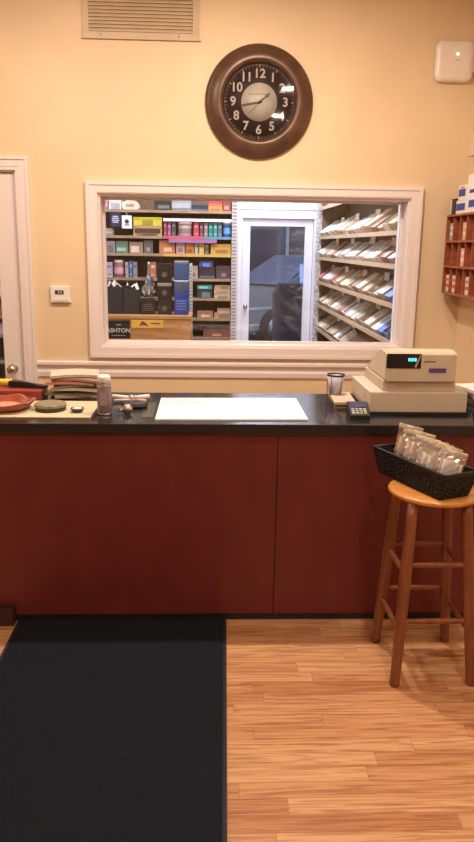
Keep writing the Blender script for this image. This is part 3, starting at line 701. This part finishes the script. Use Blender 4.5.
        b = MB(); b.prism([(x, zz+.0002) for x, zz in top]+[(x, zz+.0016) for x, zz in top[::-1]], -.087, .087, 'y'); b.build('cover', cmat(c, .3), root)
        z += h+.0018+(.0048 if i > 1 else 0)
    # white tool, glasses case and chrome ball
    root = thing('white_tool', (-.345, 3.42, Z), 'white two handled tool lying behind the black pouch', 'tool', rz=-.02)
    b = MB(); b.tube((-.09, .012, .024), (.0, 0, .02), .010, .008); b.tube((.0, 0, .02), (.085, .008, .026), .008, .011); b.build('handle', mat('pinkish_white', (.82, .70, .66), .35, n_scale=9, n_amt=.05), root)
    b = MB(); b.tube((-.08, -.022, .009), (.02, -.002, .010), .008, .007); b.tube((.02, -.002, .010), (.07, -.02, .009), .007, .009); b.build('lower_handle', cmat((.55, .45, .42)), root)
    b = MB(); b.lathe([(0, 0), (.012, 0), (.012, .032), (0, .033)], n=14); b.build('pivot', M_metal, root)
    root = thing('black_pouch', (-.318, 3.30, Z), 'small black pouch in front of the white tool', 'pouch', rz=.15)
    b = MB(); b.lathe([(0, 0), (.05, .0), (.062, .010), (.052, .022), (.02, .027), (0, .028)], n=26, M=Matrix.Diagonal((1, .5, 1, 1))); b.build('pouch_body', cmat((.014, .016, .014)), root)
    b = MB(); b.box(-.04, .04, -.0325, -.028, .008, .012); b.build('zip', M_metal, root)
    root = thing('chrome_lighter', (-.338, 3.17, Z), 'small round chrome table lighter in front of the black pouch', 'lighter')
    b = MB(); b.lathe([(0, 0), (.014, 0), (.013, .004), (.021, .014), (.023, .024), (.019, .035), (.010, .041), (0, .043)], n=24); b.build('lighter_body', M_chrome, root)
    b = MB(); b.tube((-.02, 0, .022), (-.040, -.004, .006), .004, .003, n=8); b.build('lever', M_metal, root)
    root = thing('plastic_sleeve', (-.275, 3.27, Z), 'clear plastic sleeve lying left of the white desk pad', 'sleeve')
    b = MB(); b.hexa([(-.0,-.17,0),(.055,-.18,0),(.05,.10,0),(.0,.12,0),(-.0,-.17,.002),(.055,-.18,.004),(.05,.10,.009),(.0,.12,.003)]); b.build('film', clear('sleeve_film', (.9, .9, .92), .15, (1, 1, 1), .3), root)
small_left()
# ================================================================ stock room: left shelving
def left_shelving():
    X0, X1, YF, YB = -2.35, .235, 6.99, 7.33
    root = thing('shelving_unit', (0, YB, 0), 'tall wooden shelving unit behind the window on the left', 'shelving'); off = (0, -YB, 0)
    def B(name, m, *e):
        b = MB(); b.box(*e); o = b.build(name, m, root); o.location = off; return o
    B('back_panel', M_darkwood, X0, X1, YB-.012, YB, 0, 2.25)
    for z in SHELF_Z+[.52, .25, .04]: B('shelf', mat('dull_shelf_wood', (.36, .25, .16), .5, n_scale=10, n_amt=.25, stretch=(1, 6, 6)), X0, X1, YF, YB-.012, z-.012, z+.012)
    st = mat('slotted_metal', (.62, .60, .62), .4, metal=.3, n_scale=20, n_amt=.1)
    slot = mat('slot_dark', (.26, .24, .24), .8, n_scale=9, n_amt=.1)
    for xa, xb, zt in ((X1+.002, X1+.05, 2.25), (-.150, -.122, 1.46), (-1.30, -1.27, 2.25), (X0-.03, X0, 2.25)):
        b = MB(); b.use(st).box(xa, xb, YF-.012, YF-.001, 0, zt)
        b.use(slot)
        for k in range(int((zt-.05)/.031)): b.box(xa+.006, xb-.006, YF-.0135, YF-.012, .05+.031*k, .05+.031*k+.013)
        o = b.build('slotted_upright', None, root); o.location = off
    B('side_panel', st, X1+.002, X1+.05, YF-.001, YB, 0, 2.25)
    lip = B('shelf_light_strip', M_white, -.39, X1-.002, YF-.006, YF, SHELF_Z[0]-.085, SHELF_Z[0]-.06)
    B('price_strip', cmat((.55, .10, .16)), -.39, -.02, YF-.006, YF-.0005, SHELF_Z[1]-.012, SHELF_Z[1]+.016)
    B('price_strip', cmat((.10, .28, .42)), -.015, X1-.002, YF-.006, YF-.0005, SHELF_Z[1]-.012, SHELF_Z[1]+.010)
    B('price_strip', cmat((.34, .16, .34)), -.34, .10, YF-.006, YF-.0005, SHELF_Z[1]-.045, SHELF_Z[1]-.013)
    B('price_strip', cmat((.62, .40, .12)), -.39, X1-.002, YF-.006, YF-.0005, SHELF_Z[2]-.012, SHELF_Z[2]+.012)
SHELF_Z = [1.916, 1.687, 1.53, 1.309, 1.13, 0.944, 0.765]
GOODS = [
    ('box', 'cigar_box', -0.931, -0.886, 1.928, 2.006, 7.0, 0.2, (0.75, 0.35, 0.35), 'small pink box at the left end of the top shelf', 'box'),
    ('box', 'storage_box', -0.881, -0.769, 1.928, 2.008, 7.0, 0.2, (0.85, 0.83, 0.8), 'white box on the top shelf beside the small pink box', 'box'),
    ('bag', 'paper_packet', -0.767, -0.609, 1.928, 2.011, 7.02, 0.16, (0.72, 0.62, 0.48), 'tan rounded packet lying on the top shelf next to the white box', 'packet'),
    ('box', 'cigar_box', -0.472, -0.318, 1.928, 2.024, 7.0, 0.2, (0.03, 0.03, 0.03), 'black flat box on the top shelf', 'box'),
    ('box', 'storage_box', -0.314, -0.137, 1.928, 2.027, 7.0, 0.2, (0.42, 0.45, 0.5), 'pale grey box on the top shelf right of the black one', 'box'),
    ('box', 'cigar_box', -0.132, 0.017, 1.928, 1.978, 7.0, 0.2, (0.03, 0.04, 0.09), 'navy thin box lying on the top shelf', 'box'),
    ('box', 'cigar_box', 0.022, 0.149, 1.976, 2.032, 7.0, 0.2, (0.6, 0.06, 0.07), 'bright red box stacked on an orange box on the top shelf', 'box'),
    ('box', 'cigar_box', 0.022, 0.149, 1.928, 1.976, 7.0, 0.2, (0.85, 0.33, 0.08), 'orange thin box under the bright red box', 'box'),
    ('box', 'cigar_box', 0.153, 0.263, 1.928, 2.026, 7.0, 0.2, (0.33, 0.08, 0.07), 'dark red box at the right end of the top shelf', 'box'),
    ('box', 'cigar_box', -0.919, -0.846, 1.699, 1.762, 7.0, 0.2, (0.5, 0.47, 0.38), 'olive grey box under the navy hanging sign', 'box'),
    ('box', 'storage_box', -0.663, -0.401, 1.790, 1.864, 7.0, 0.22, (0.66, 0.55, 0.05), 'long yellow box on top of the printed tan box', 'box'),
    ('box', 'printed_box', -0.665, -0.401, 1.699, 1.790, 7.0, 0.22, (0.5, 0.36, 0.18), 'tan box with a dark printed band below the yellow box', 'box'),
    ('book', 'hardcover_book', -0.387, -0.356, 1.699, 1.832, 7.0, 0.2, (0.25, 0.06, 0.08), 'dark red upright book right of the yellow box', 'book'),
    ('book', 'hardcover_book', -0.352, -0.319, 1.699, 1.824, 7.0, 0.2, (0.35, 0.08, 0.2), 'plum upright book second from the yellow box', 'book'),
    ('book', 'hardcover_book', -0.315, -0.274, 1.699, 1.833, 7.0, 0.2, (0.06, 0.07, 0.07), 'near black upright book left of the pinkish jar', 'book'),
    ('jar', 'storage_jar', -0.264, -0.123, 1.699, 1.826, 7.0, 0.14, (0.55, 0.42, 0.42), 'wide pinkish grey jar on the second shelf', 'jar'),
    ('book', 'hardcover_book', -0.114, -0.064, 1.699, 1.828, 7.0, 0.2, (0.5, 0.07, 0.1), 'red upright box right of the pinkish jar', 'book'),
    ('book', 'hardcover_book', -0.059, -0.023, 1.699, 1.820, 7.0, 0.2, (0.15, 0.06, 0.07), 'dark maroon upright book on the second shelf', 'book'),
    ('book', 'hardcover_book', -0.018, 0.018, 1.699, 1.821, 7.0, 0.2, (0.25, 0.22, 0.2), 'grey brown upright book beside the teal ones', 'book'),
    ('book', 'hardcover_book', 0.023, 0.064, 1.699, 1.821, 7.0, 0.2, (0.03, 0.22, 0.2), 'teal green upright book left of its teal twin', 'book'),
    ('book', 'hardcover_book', 0.068, 0.105, 1.699, 1.822, 7.0, 0.2, (0.05, 0.3, 0.28), 'light teal upright book between two others', 'book'),
    ('book', 'hardcover_book', 0.110, 0.147, 1.699, 1.823, 7.0, 0.2, (0.1, 0.14, 0.25), 'slate blue upright book next to the blue jar', 'book'),
    ('jar', 'storage_jar', 0.154, 0.247, 1.699, 1.842, 7.0, 0.095, (0.02, 0.16, 0.38), 'blue jar with a white lid at the right end of the second shelf', 'jar'),
    ('box', 'cigar_box', -0.922, -0.831, 1.542, 1.647, 7.0, 0.2, (0.35, 0.3, 0.33), 'mauve grey box at the left end of the third shelf', 'box'),
    ('box', 'storage_box', -0.827, -0.713, 1.542, 1.649, 7.0, 0.2, (0.13, 0.22, 0.16), 'dark green box with pale stripes on the third shelf', 'box'),
    ('box', 'cigar_box', -0.704, -0.576, 1.542, 1.642, 7.0, 0.2, (0.32, 0.22, 0.16), 'brown box right of the dark green box', 'box'),
    ('box', 'cigar_box', -0.571, -0.485, 1.542, 1.661, 7.0, 0.2, (0.12, 0.11, 0.1), 'charcoal box on the third shelf', 'box'),
    ('box', 'cigar_box', -0.430, -0.283, 1.542, 1.664, 7.0, 0.2, (0.5, 0.2, 0.09), 'rust orange box in the middle of the third shelf', 'box'),
    ('box', 'storage_box', -0.274, -0.192, 1.542, 1.657, 7.0, 0.2, (0.55, 0.36, 0.38), 'dusty pink box on the third shelf', 'box'),
    ('box', 'cigar_box', -0.187, -0.109, 1.542, 1.641, 7.0, 0.2, (0.62, 0.22, 0.07), 'orange box right of the dusty pink box', 'box'),
    ('book', 'hardcover_book', -0.104, -0.068, 1.542, 1.642, 7.0, 0.2, (0.55, 0.48, 0.4), 'cream upright book on the third shelf', 'book'),
    ('book', 'hardcover_book', -0.063, -0.017, 1.542, 1.642, 7.0, 0.2, (0.7, 0.55, 0.12), 'yellow upright book on the third shelf', 'book'),
    ('book', 'hardcover_book', -0.013, 0.029, 1.542, 1.643, 7.0, 0.2, (0.12, 0.1, 0.09), 'black brown upright book left of the golden box', 'book'),
    ('box', 'storage_box', 0.043, 0.250, 1.542, 1.636, 7.0, 0.22, (0.62, 0.36, 0.08), 'large golden box at the right end of the third shelf', 'box'),
    ('jar', 'storage_jar', -0.854, -0.753, 1.321, 1.479, 7.0, 0.1, (0.3, 0.12, 0.16), 'plum coloured jar with a white lid on the fourth shelf', 'jar'),
    ('book', 'hardcover_book', -0.918, -0.859, 1.321, 1.459, 7.0, 0.2, (0.5, 0.42, 0.5), 'pale lilac upright box at the left end of the fourth shelf', 'book'),
    ('book', 'hardcover_book', -0.744, -0.712, 1.321, 1.462, 7.0, 0.2, (0.45, 0.35, 0.42), 'lilac grey upright book right of the plum jar', 'book'),
    ('book', 'hardcover_book', -0.707, -0.675, 1.321, 1.471, 7.0, 0.2, (0.1, 0.16, 0.32), 'blue upright book on the fourth shelf', 'book'),
    ('book', 'hardcover_book', -0.671, -0.634, 1.321, 1.463, 7.0, 0.2, (0.3, 0.3, 0.38), 'steel grey upright book on the fourth shelf', 'book'),
    ('book', 'hardcover_book', -0.514, -0.459, 1.321, 1.465, 7.0, 0.2, (0.45, 0.18, 0.1), 'brick red upright book beside the black tins', 'book'),
    ('box', 'storage_box', -0.136, -0.072, 1.321, 1.434, 7.0, 0.2, (0.52, 0.42, 0.34), 'beige box left of the two dark boxes on the fourth shelf', 'box'),
    ('box', 'cigar_box', -0.062, 0.086, 1.321, 1.427, 7.0, 0.2, (0.03, 0.025, 0.04), 'black box with a blue box on top', 'box'),
    ('box', 'cigar_box', -0.063, 0.067, 1.427, 1.481, 7.0, 0.2, (0.03, 0.08, 0.3), 'blue flat box on top of the black box', 'box'),
    ('box', 'cigar_box', 0.095, 0.253, 1.321, 1.438, 7.0, 0.2, (0.07, 0.05, 0.06), 'dark brown box at the right end of the fourth shelf', 'box'),
    ('box', 'cigar_box', -0.080, 0.064, 1.142, 1.226, 7.0, 0.2, (0.02, 0.05, 0.06), 'black green box under the thin teal box', 'box'),
    ('box', 'cigar_box', -0.081, 0.064, 1.226, 1.263, 7.0, 0.2, (0.06, 0.32, 0.3), 'thin teal box lying on the black green box', 'box'),
    ('box', 'cigar_box', 0.078, 0.246, 1.142, 1.189, 7.0, 0.2, (0.6, 0.45, 0.28), 'cream cigar box, bottom one of three on the fifth shelf', 'box'),
    ('box', 'cigar_box', 0.078, 0.246, 1.189, 1.226, 7.0, 0.2, (0.62, 0.48, 0.3), 'cream cigar box, middle one of three on the fifth shelf', 'box'),
    ('box', 'cigar_box', 0.082, 0.236, 1.226, 1.263, 7.0, 0.2, (0.55, 0.4, 0.25), 'tan cigar box, top one of three on the fifth shelf', 'box'),
    ('box', 'cigar_box', -0.080, 0.070, 0.956, 1.022, 7.0, 0.2, (0.4, 0.22, 0.13), 'brown cigar box at the left of the sixth shelf', 'box'),
    ('box', 'cigar_box', 0.080, 0.249, 0.956, 1.006, 7.0, 0.2, (0.48, 0.33, 0.22), 'light brown cigar box under a similar one on the sixth shelf', 'box'),
    ('box', 'cigar_box', 0.108, 0.248, 1.006, 1.048, 7.0, 0.2, (0.42, 0.28, 0.18), 'light brown cigar box, upper of two on the sixth shelf', 'box'),
    ('box', 'cigar_box', -0.023, 0.251, 0.777, 0.846, 7.0, 0.2, (0.25, 0.1, 0.07), 'long reddish brown box on the lowest visible shelf', 'box'),
]
left_shelving()
def dark(c, f): return tuple(v*f for v in c)
def goods():
    rg = random.Random(5)
    for kind, name, x0, x1, z0, z1, yf, dep, col, label, cat in GOODS:
        x1 = min(x1, .234)
        xc = (x0+x1)/2; hw = (x1-x0)/2-.002; h = z1-z0-.001; root = thing(name, (xc, yf+.012+dep/2, z0+.0005), label, cat)
        c1 = cmat(col); lum = sum(col)/3
        c2 = cmat(tuple(min(1, v*1.9+.12) for v in col)) if lum < .3 else cmat(dark(col, .5)); d = dep/2
        if kind == 'box':
            lh = h*.72
            b = MB(); b.box(-hw, hw, -d, d, 0, lh); b.build('tray', c1, root)
            b = MB(); b.box(-hw, hw, -d-.002, d, lh+.0008, h, .001); b.build('lid', cmat(dark(col, .85)), root)
            b = MB(); q = rg.random(); a0, a1 = -hw*(.25+.6*rg.random()), hw*(.25+.6*rg.random())
            if q < .4: b.box(a0, a1, -d-.0035, -d-.0005, lh*.2, lh*.62)
            elif q < .75: b.box(-hw*.96, hw*.96, -d-.0035, -d-.0005, lh*.12, lh*.3)
            else: b.box(a0, a1, -d-.0035, -d-.0005, lh*.08, lh*.9)
            b.build('front_label', c2, root)
            if name == 'printed_box':
                b = MB(); b.box(-hw*.9, hw*.9, -d-.0045, -d-.0036, lh*.35, lh*.95); b.box(-hw*.4, hw*.7, -d-.0045, -d-.0036, lh*.05, lh*.22); b.build('dark_print', cmat((.10, .03, .02)), root)
        elif kind == 'book':
            b = MB(); b.box(-hw+.001, hw-.001, -d+.003, d-.002, .002, h-.003); b.build('pages', cmat((.6, .55, .45)), root)
            b = MB(); b.box(-hw, hw, -d, -d+.003, 0, h); b.box(-hw, -hw+.001, -d+.003, d, 0, h); b.box(hw-.001, hw, -d+.003, d, 0, h); b.build('cover', c1, root)
            b = MB(); b.box(-hw*.7, hw*.7, -d-.001, -d-.0002, h*.62, h*.8); b.box(-hw*.7, hw*.7, -d-.001, -d-.0002, h*.15, h*.22); b.build('spine_print', c2, root)
        elif kind == 'jar':
            r = min(hw, d)*1.0; S = Matrix.Diagonal((hw/r*1.0, 1, 1, 1))
            b = MB(); b.lathe([(0, 0), (r*.93, 0), (r, .006), (r, h*.72), (r*.9, h*.8), (0, h*.8)], n=24, M=S); b.build('jar_body', c1, root)
            b = MB(); b.lathe([(0, h*.8), (r*.95, h*.8), (r*.97, h*.97), (r*.9, h), (0, h)], n=24, M=S); b.build('jar_lid', M_white if name and 'white lid' in label else cmat(dark(col, 1.25)), root)
            b = MB(); b.lathe([(r*1.005, h*.2), (r*1.012, h*.22), (r*1.012, h*.55), (r*1.005, h*.57)], n=24, M=S); b.build('jar_label', c2, root)
        else:
            b = MB(); pr = [(-hw, h*.25), (-hw*.85, h*.8), (-hw*.4, h), (hw*.6, h*.95), (hw*.95, h*.6), (hw, h*.2), (hw*.8, 0), (-hw*.8, 0)]
            b.prism(pr, -d, d, 'y'); b.build('packet_body', c1, root)
            b = MB(); b.box(-hw*.5, hw*.4, -d-.002, -d+.001, h*.3, h*.6); b.build('front_label', c2, root)
    # a few boxes further left, glimpsed through the glass of the shop door
    for i, (z, col, nm) in enumerate(((1.142, (.75, .68, .62), 'white'), (.956, (.28, .12, .08), 'brown'), (1.321, (.35, .16, .10), 'rust'), (.777, (.55, .4, .5), 'mauve'), (1.542, (.5, .3, .18), 'tan'))):
        root = thing('cigar_box', (-1.87, 7.12, z+.001), '%s box on the stock shelves seen through the glass of the left door' % nm, 'box')
        b = MB(); b.box(-.11, .11, -.1, .1, 0, .08, .002); b.build('tray', cmat(col), root)
        b = MB(); b.box(-.11, .11, -.101, .1, .081, .105, .002); b.build('lid', cmat(dark(col, .8)), root)
goods()
def signs():
    zt = SHELF_Z[0]-.012
    for x0, x1, z0, z1, col, lab, ins in ((-.866, -.772, 1.775, zt, (.015, .02, .09), 'navy hanging sign with pale lettering on the top shelf edge', (.6, .62, .72)),
                                    (-.762, -.671, 1.76, zt-.03, (.82, .80, .80), 'white hanging card with a black emblem beside the navy sign', (.03, .03, .03))):
        root = thing('hanging_sign', ((x0+x1)/2, 6.978, z0), lab, 'sign'); hw = (x1-x0)/2
        b = MB(); b.box(-hw, hw, -.002, .002, 0, z1-z0); b.build('card', cmat(col), root)
        b = MB()
        if col[2] < .5:
            for k, (w_, zz) in enumerate(((.5, .085), (.66, .068), (.7, .05), (.55, .034))): b.box(-hw*w_, hw*w_, -.0035, -.002, zz, zz+.009)
        else:
            b.lathe([(0, .002), (.019, .002), (.019, .0032), (0, .0032)], (0, 0, .062), 20, Matrix.Rotation(math.pi/2, 4, 'X')); b.box(-.02, .02, -.0035, -.002, .028, .036)
        b.build('emblem', cmat(ins), root)
        b = MB()
        if z1 < zt-.01: b.box(-.004, .004, -.001, .001, z1-z0, zt-z0)
        else: b.box(-.01, .01, .002, .004, z1-z0-.012, z1-z0)
        b.build('hanger', M_metal, root)
signs()
def cabinet_and_bags():
    ow = mat('orange_cabinet_wood', (.52, .27, .10), .45, n_scale=7, n_amt=.22, stretch=(.6, 1, 5))
    X0, X1, Y0, Y1, ZT = -1.25, -.125, 6.45, 6.85, 1.025
    root = thing('wooden_cabinet', ((X0+X1)/2, Y0, 0), 'low orange brown cabinet standing before the stock shelves', 'cabinet'); off = (-(X0+X1)/2, -Y0, 0)
    def B(name, m, *e, bev=0):
        b = MB(); b.box(*e, bev); o = b.build(name, m, root); o.location = off; return o
    B('body', ow, X0, X1, Y0+.012, Y1, 0, ZT-.03); B('top', ow, X0-.01, X1+.008, Y0-.006, Y1+.01, ZT-.03, ZT, bev=.003)
    B('door', ow, X0+.01, -.70, Y0, Y0+.012, .08, ZT-.036); B('door', ow, -.696, X1-.006, Y0, Y0+.012, .08, ZT-.036)
    root = thing('name_sign', (-.749, 6.442, .828), 'black sign lettered ASHTON on the front of the orange cabinet', 'sign')
    b = MB(); b.box(-.103, .097, -.006, .006, 0, .152, .002); b.build('board', cmat((.012, .014, .014)), root)
    text_obj('lettering', 'ASHTON', .050, cmat((.72, .68, .6)), root, Matrix.Translation((-.002, -.0068, .066)) @ FRONT, bold=.0006)
    b = MB(); b.box(-.02, .02, -.0075, -.006, .112, .120); b.box(-.06, .06, -.0075, -.006, .022, .026); b.build('rule_line', cmat((.45, .42, .36)), root)
    root = thing('paper_banner', (-.503, 6.446, .918), 'yellow banner with a purple emblem fixed to the cabinet front', 'banner')
    b = MB(); b.box(-.137, .137, -.003, .003, 0, .070); b.build('banner_sheet', cmat((.80, .50, .07)), root)
    b = MB(); b.prism([(-.07, .02), (-.05, .052), (-.035, .058), (-.01, .04), (.02, .016), (-.03, .024)], -.0042, -.003, 'y'); b.box(.03, .11, -.0042, -.003, .034, .046); b.build('purple_emblem', cmat((.22, .05, .12)), root)
    blk = mat('black_glossy_card', (.012, .013, .016), .25, n_scale=9, n_amt=.3)
    grey = mat('grey_print', (.10, .10, .10), .5, n_scale=20, n_amt=.4)
    z0 = ZT+.0005
    # big black bags at the left
    for xc, hw, h, lab in ((-.80, .075, .235, 'tall black gift bag at the left end of the cabinet top'), (-.645, .072, .215, 'black gift bag second from the left on the cabinet top')):
        root = thing('gift_bag', (xc, 6.62, z0), lab, 'bag')
        b = MB(); b.hexa([(-hw,-.07,0),(hw,-.07,0),(hw,.07,0),(-hw,.07,0),(-hw,-.04,h),(hw,-.045,h*.97),(hw,.045,h),(-hw,.04,h*.98)]); b.build('bag_body', mat('navy_black_card', (.008, .012, .02), .35, n_scale=9, n_amt=.3), root)
        b = MB(); n = 10
        for s in (-1, 1): b.path([(hw*.5*math.cos(math.pi*k/n), s*.04, h*.96+.05*math.sin(math.pi*k/n)) for k in range(n+1)], .0018, n=6)
        b.build('handle', M_black, root)
        b = MB()   # crumpled tissue
        V = [[b.b.verts.new((-hw*.9+hw*1.8*i/6, -.03+.06*j/3, h*.94+.075*random.random()*(0 < i < 6))) for i in range(7)] for j in range(4)]
        b._new([b.b.faces.new([V[j][i], V[j][i+1], V[j+1][i+1], V[j+1][i]]) for j in range(3) for i in range(6)])
        b.build('tissue', cmat((.62, .60, .58)), root)
    def tin(xc, hw, zb, h, m, lidm, lab, lidh=.2, emb=None):
        root = thing('tobacco_tin', (xc, 6.60, zb), lab, 'tin')
        b = MB(); b.box(-hw, hw, -.06, .06, 0, h*(1-lidh), .006); b.build('tin_body', m, root)
        b = MB(); b.box(-hw, hw, -.061, .061, h*(1-lidh)+.0005, h, .005); b.build('tin_lid', lidm, root)
        b = MB(); b.lathe([(0, .060), (hw*.38, .060), (hw*.38, .0615), (0, .0615)], (0, 0, h*.42), 18, Matrix.Rotation(math.pi/2, 4, 'X'), smooth=False) if emb is None else [b.box(-hw*.7, hw*.7, -.0615, -.059, h*q, h*q+.006) for q in (.25, .38, .5, .62)]
        b.build('tin_label', grey if emb is None else emb, root)
        return zb+h+.0005
    z = tin(-.503, .062, z0, .135, blk, blk, 'black box with grey lettering under the crumpled clear bag', emb=grey)
    zbag = z
    z = tin(-.357, .062, z0, .128, blk, blk, 'black tin at the bottom of the middle stack on the cabinet')
    z = tin(-.357, .062, z, .145, blk, mat('silver_grey', (.35, .35, .36), .3, metal=.5, n_scale=9, n_amt=.2), 'black tin with a silvery lid, middle of the black stack')
    z = tin(-.357, .062, z, .165, blk, blk, 'black tin with a round emblem on top of the black stack')
    bl = mat('royal_blue_card', (.015, .05, .32), .3, n_scale=9, n_amt=.2); bl2 = mat('pale_blue_print', (.25, .35, .65), .4, n_scale=9, n_amt=.2)
    z = tin(-.212, .062, z0, .188, bl, bl, 'royal blue box at the bottom of the blue stack on the cabinet', emb=bl2)
    z = tin(-.212, .062, z, .108, mat('mid_blue_card', (.06, .10, .22), .3, n_scale=9, n_amt=.3), M_white, 'slate blue tin with a white lid in the middle of the blue stack', lidh=.1)
    z = tin(-.212, .062, z, .165, mat('steel_blue_card', (.03, .10, .28), .3, n_scale=9, n_amt=.2), mat('silver_grey', (.35, .35, .36)), 'blue tin with a silvery lid on top of the blue stack', lidh=.14)
    # crumpled clear bag with a twisted neck
    root = thing('plastic_bag', (-.495, 6.62, zbag), 'crumpled clear plastic bag with a pointed neck on the black box', 'bag')
    rnd = random.Random(3)
    def wob(k, a, r, zz): return r*(1+.28*math.sin(5*a+k*1.7)+.15*rnd.uniform(-1, 1)), zz+.012*math.sin(3*a+k*2)*(1 if 0 < k < 5 else 0)
    b = MB(); b.lathe([(0, .014), (.060, .014), (.085, .045), (.080, .09), (.050, .125), (.022, .20), (.012, .27), (.020, .30), (0, .315)], n=22, M=Matrix.Diagonal((.68, .6, 1, 1)), wob=wob, smooth=False)
    bagm = clear('bag_film', (.82, .82, .85), .22, (1, 1, 1), .42); b.build('bag_film', bagm, root)
    b = MB(); b.lathe([(0, .012), (.03, .012), (.035, .16), (.025, .19), (0, .19)], n=14); b.build('bag_contents', cmat((.16, .16, .22)), root)
cabinet_and_bags()
# ================================================================ stock room: sloped display wall on the right
def display_wall():
    XF, XB, Y0, Y1 = 1.33, 1.66, 5.13, 8.95; zs = [2.06, 1.735, 1.503, 1.227, .960, .682, .40]
    root = thing('display_shelves', (XB, (Y0+Y1)/2, 0), 'long wall of sloped display shelves on the right behind the window', 'shelving'); yc = (Y0+Y1)/2
    def B(name, m, *e):
        b = MB(); b.box(*e); o = b.build(name, m, root); o.location = (-XB, -yc, 0); return o
    B('back_panel', M_darkwood, XB-.012, XB, Y0, Y1, 0, 2.35)
    B('end_panel', M_darkwood, XF+.03, XB-.012, Y1-.02, Y1, 0, 2.35)
    B('top_panel', M_shelfwood, XF+.03, XB, Y0, Y1, 2.35, 2.37)
    for z in zs:
        # a sloped board with an upstanding front lip
        b = MB(); b.prism([(XF+.004, z-.022), (XF+.22, z+.138), (XF+.22, z+.150), (XF+.004, z-.010)], Y0, Y1-.02, 'y')
        b.box(XF-.006, XF+.004, Y0, Y1-.02, z-.024, z+.010); b.box(XF+.22, XB-.012, Y0, Y1-.02, z+.138, z+.150)
        o = b.build('sloped_shelf', M_shelfwood, root); o.location = (-XB, -yc, 0)
    slat = mat('slotted_upright_white', (.55, .52, .50), .5, n_scale=30, n_amt=.5)
    for y in (Y1+.002, 5.135): B('upright', slat, XF-.03, XF+.03, y, y+.02, 0, 2.3)
    # boxes leaning on the slope
    rnd = random.Random(11)
    tones = {'white': (.85, .83, .80), 'cream': (.80, .70, .54), 'peach': (.78, .56, .40), 'tan': (.55, .40, .25), 'brown': (.28, .15, .09), 'rose': (.55, .20, .18), 'grey': (.42, .38, .34), 'blue': (.05, .14, .42), 'olive': (.33, .29, .17), 'ivory': (.88, .84, .74)}
    rowtones = [(1, 'top', ['white', 'ivory', 'cream', 'cream', 'ivory', 'cream', 'peach', 'cream', 'peach', 'ivory', 'white', 'tan', 'peach', 'brown', 'tan', 'cream', 'tan', 'brown']),
                (2, 'second', ['white', 'white', 'cream', 'peach', 'brown', 'white', 'white', 'ivory', 'white', 'white', 'cream', 'white', 'ivory', 'white', 'tan', 'brown', 'grey', 'brown']),
                (3, 'third', ['rose', 'rose', 'white', 'cream', 'rose', 'cream', 'tan', 'cream', 'tan', 'tan', 'brown', 'cream', 'tan', 'grey', 'olive', 'grey', 'blue', 'grey']),
                (4, 'fourth', ['brown', 'tan', 'cream', 'tan', 'cream', 'ivory', 'tan', 'brown', 'white', 'white', 'cream', 'olive', 'grey', 'cream', 'white', 'blue', 'blue', 'tan']),
                (5, 'lowest', ['tan', 'cream', 'tan', 'cream', 'olive', 'tan', 'white', 'white'])]
    ordn = ['farthest', 'second', 'third', 'fourth', 'fifth', 'sixth', 'seventh', 'eighth', 'ninth', 'tenth', 'eleventh', 'twelfth', 'thirteenth', 'fourteenth', 'fifteenth', 'sixteenth', 'seventeenth', 'eighteenth']
    ang = math.atan2(.16, .216)
    for r, rn, tl in rowtones:
        for k, t in enumerate(tl):
            y = Y1-.15-.212*k
            if y < Y0+.1: break
            col = tones[t]; wd = .082+.013*rnd.random(); th = .04+.03*rnd.random(); ln = .20+.035*rnd.random()
            lab = '%s cigar box on the %s sloped shelf, %s' % (t, rn, 'at the far end' if k == 0 else '%s from the far end' % ordn[k])
            root = thing('cigar_box', (XF+.026, y, zs[r]+.0085), lab, 'box', 'cigar boxes on the sloped shelves')
            root.rotation_euler = (0, -ang, 0)
            openbox = (k*7+r*3) % 4 == 0
            if openbox:     # open box: cigars in the tray, lid standing at the back
                b = MB(); b.box(0, ln*.8, -wd, wd, .0, th*.5); b.box(0, .004, -wd, wd, th*.5, th); b.box(ln*.8-.004, ln*.8, -wd, wd, th*.5, th); b.box(.004, ln*.8-.004, -wd, -wd+.004, th*.5, th); b.box(.004, ln*.8-.004, wd-.004, wd, th*.5, th); b.build('tray', cmat(col), root)
                b = MB()
                for q in range(7):
                    yy = -wd+.014+(2*wd-.028)*q/6; b.tube((.008, yy, th*.5+.009), (ln*.8-.008, yy, th*.5+.009), .009, n=7)
                b.build('cigars', cmat((.20, .09, .04)), root)
                b = MB(); b.hexa([(ln*.8-.002,-wd,th),(ln*.8+.004,-wd,th),(ln*.8+.004,wd,th),(ln*.8-.002,wd,th),(ln*.8+.03,-wd,th+.045),(ln*.8+.036,-wd,th+.045),(ln*.8+.036,wd,th+.045),(ln*.8+.03,wd,th+.045)]); b.build('lid', cmat(tuple(min(.88, v*1.1+.08) for v in col)), root)
            else:
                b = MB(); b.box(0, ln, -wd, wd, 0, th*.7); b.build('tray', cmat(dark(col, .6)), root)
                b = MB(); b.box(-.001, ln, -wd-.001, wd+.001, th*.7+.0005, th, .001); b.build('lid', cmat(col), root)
                b = MB(); b.box(ln*.25, ln*.7, -wd*.6, wd*.6, th, th+.0012); b.build('lid_label', cmat(dark(col, .55)), root)
display_wall()
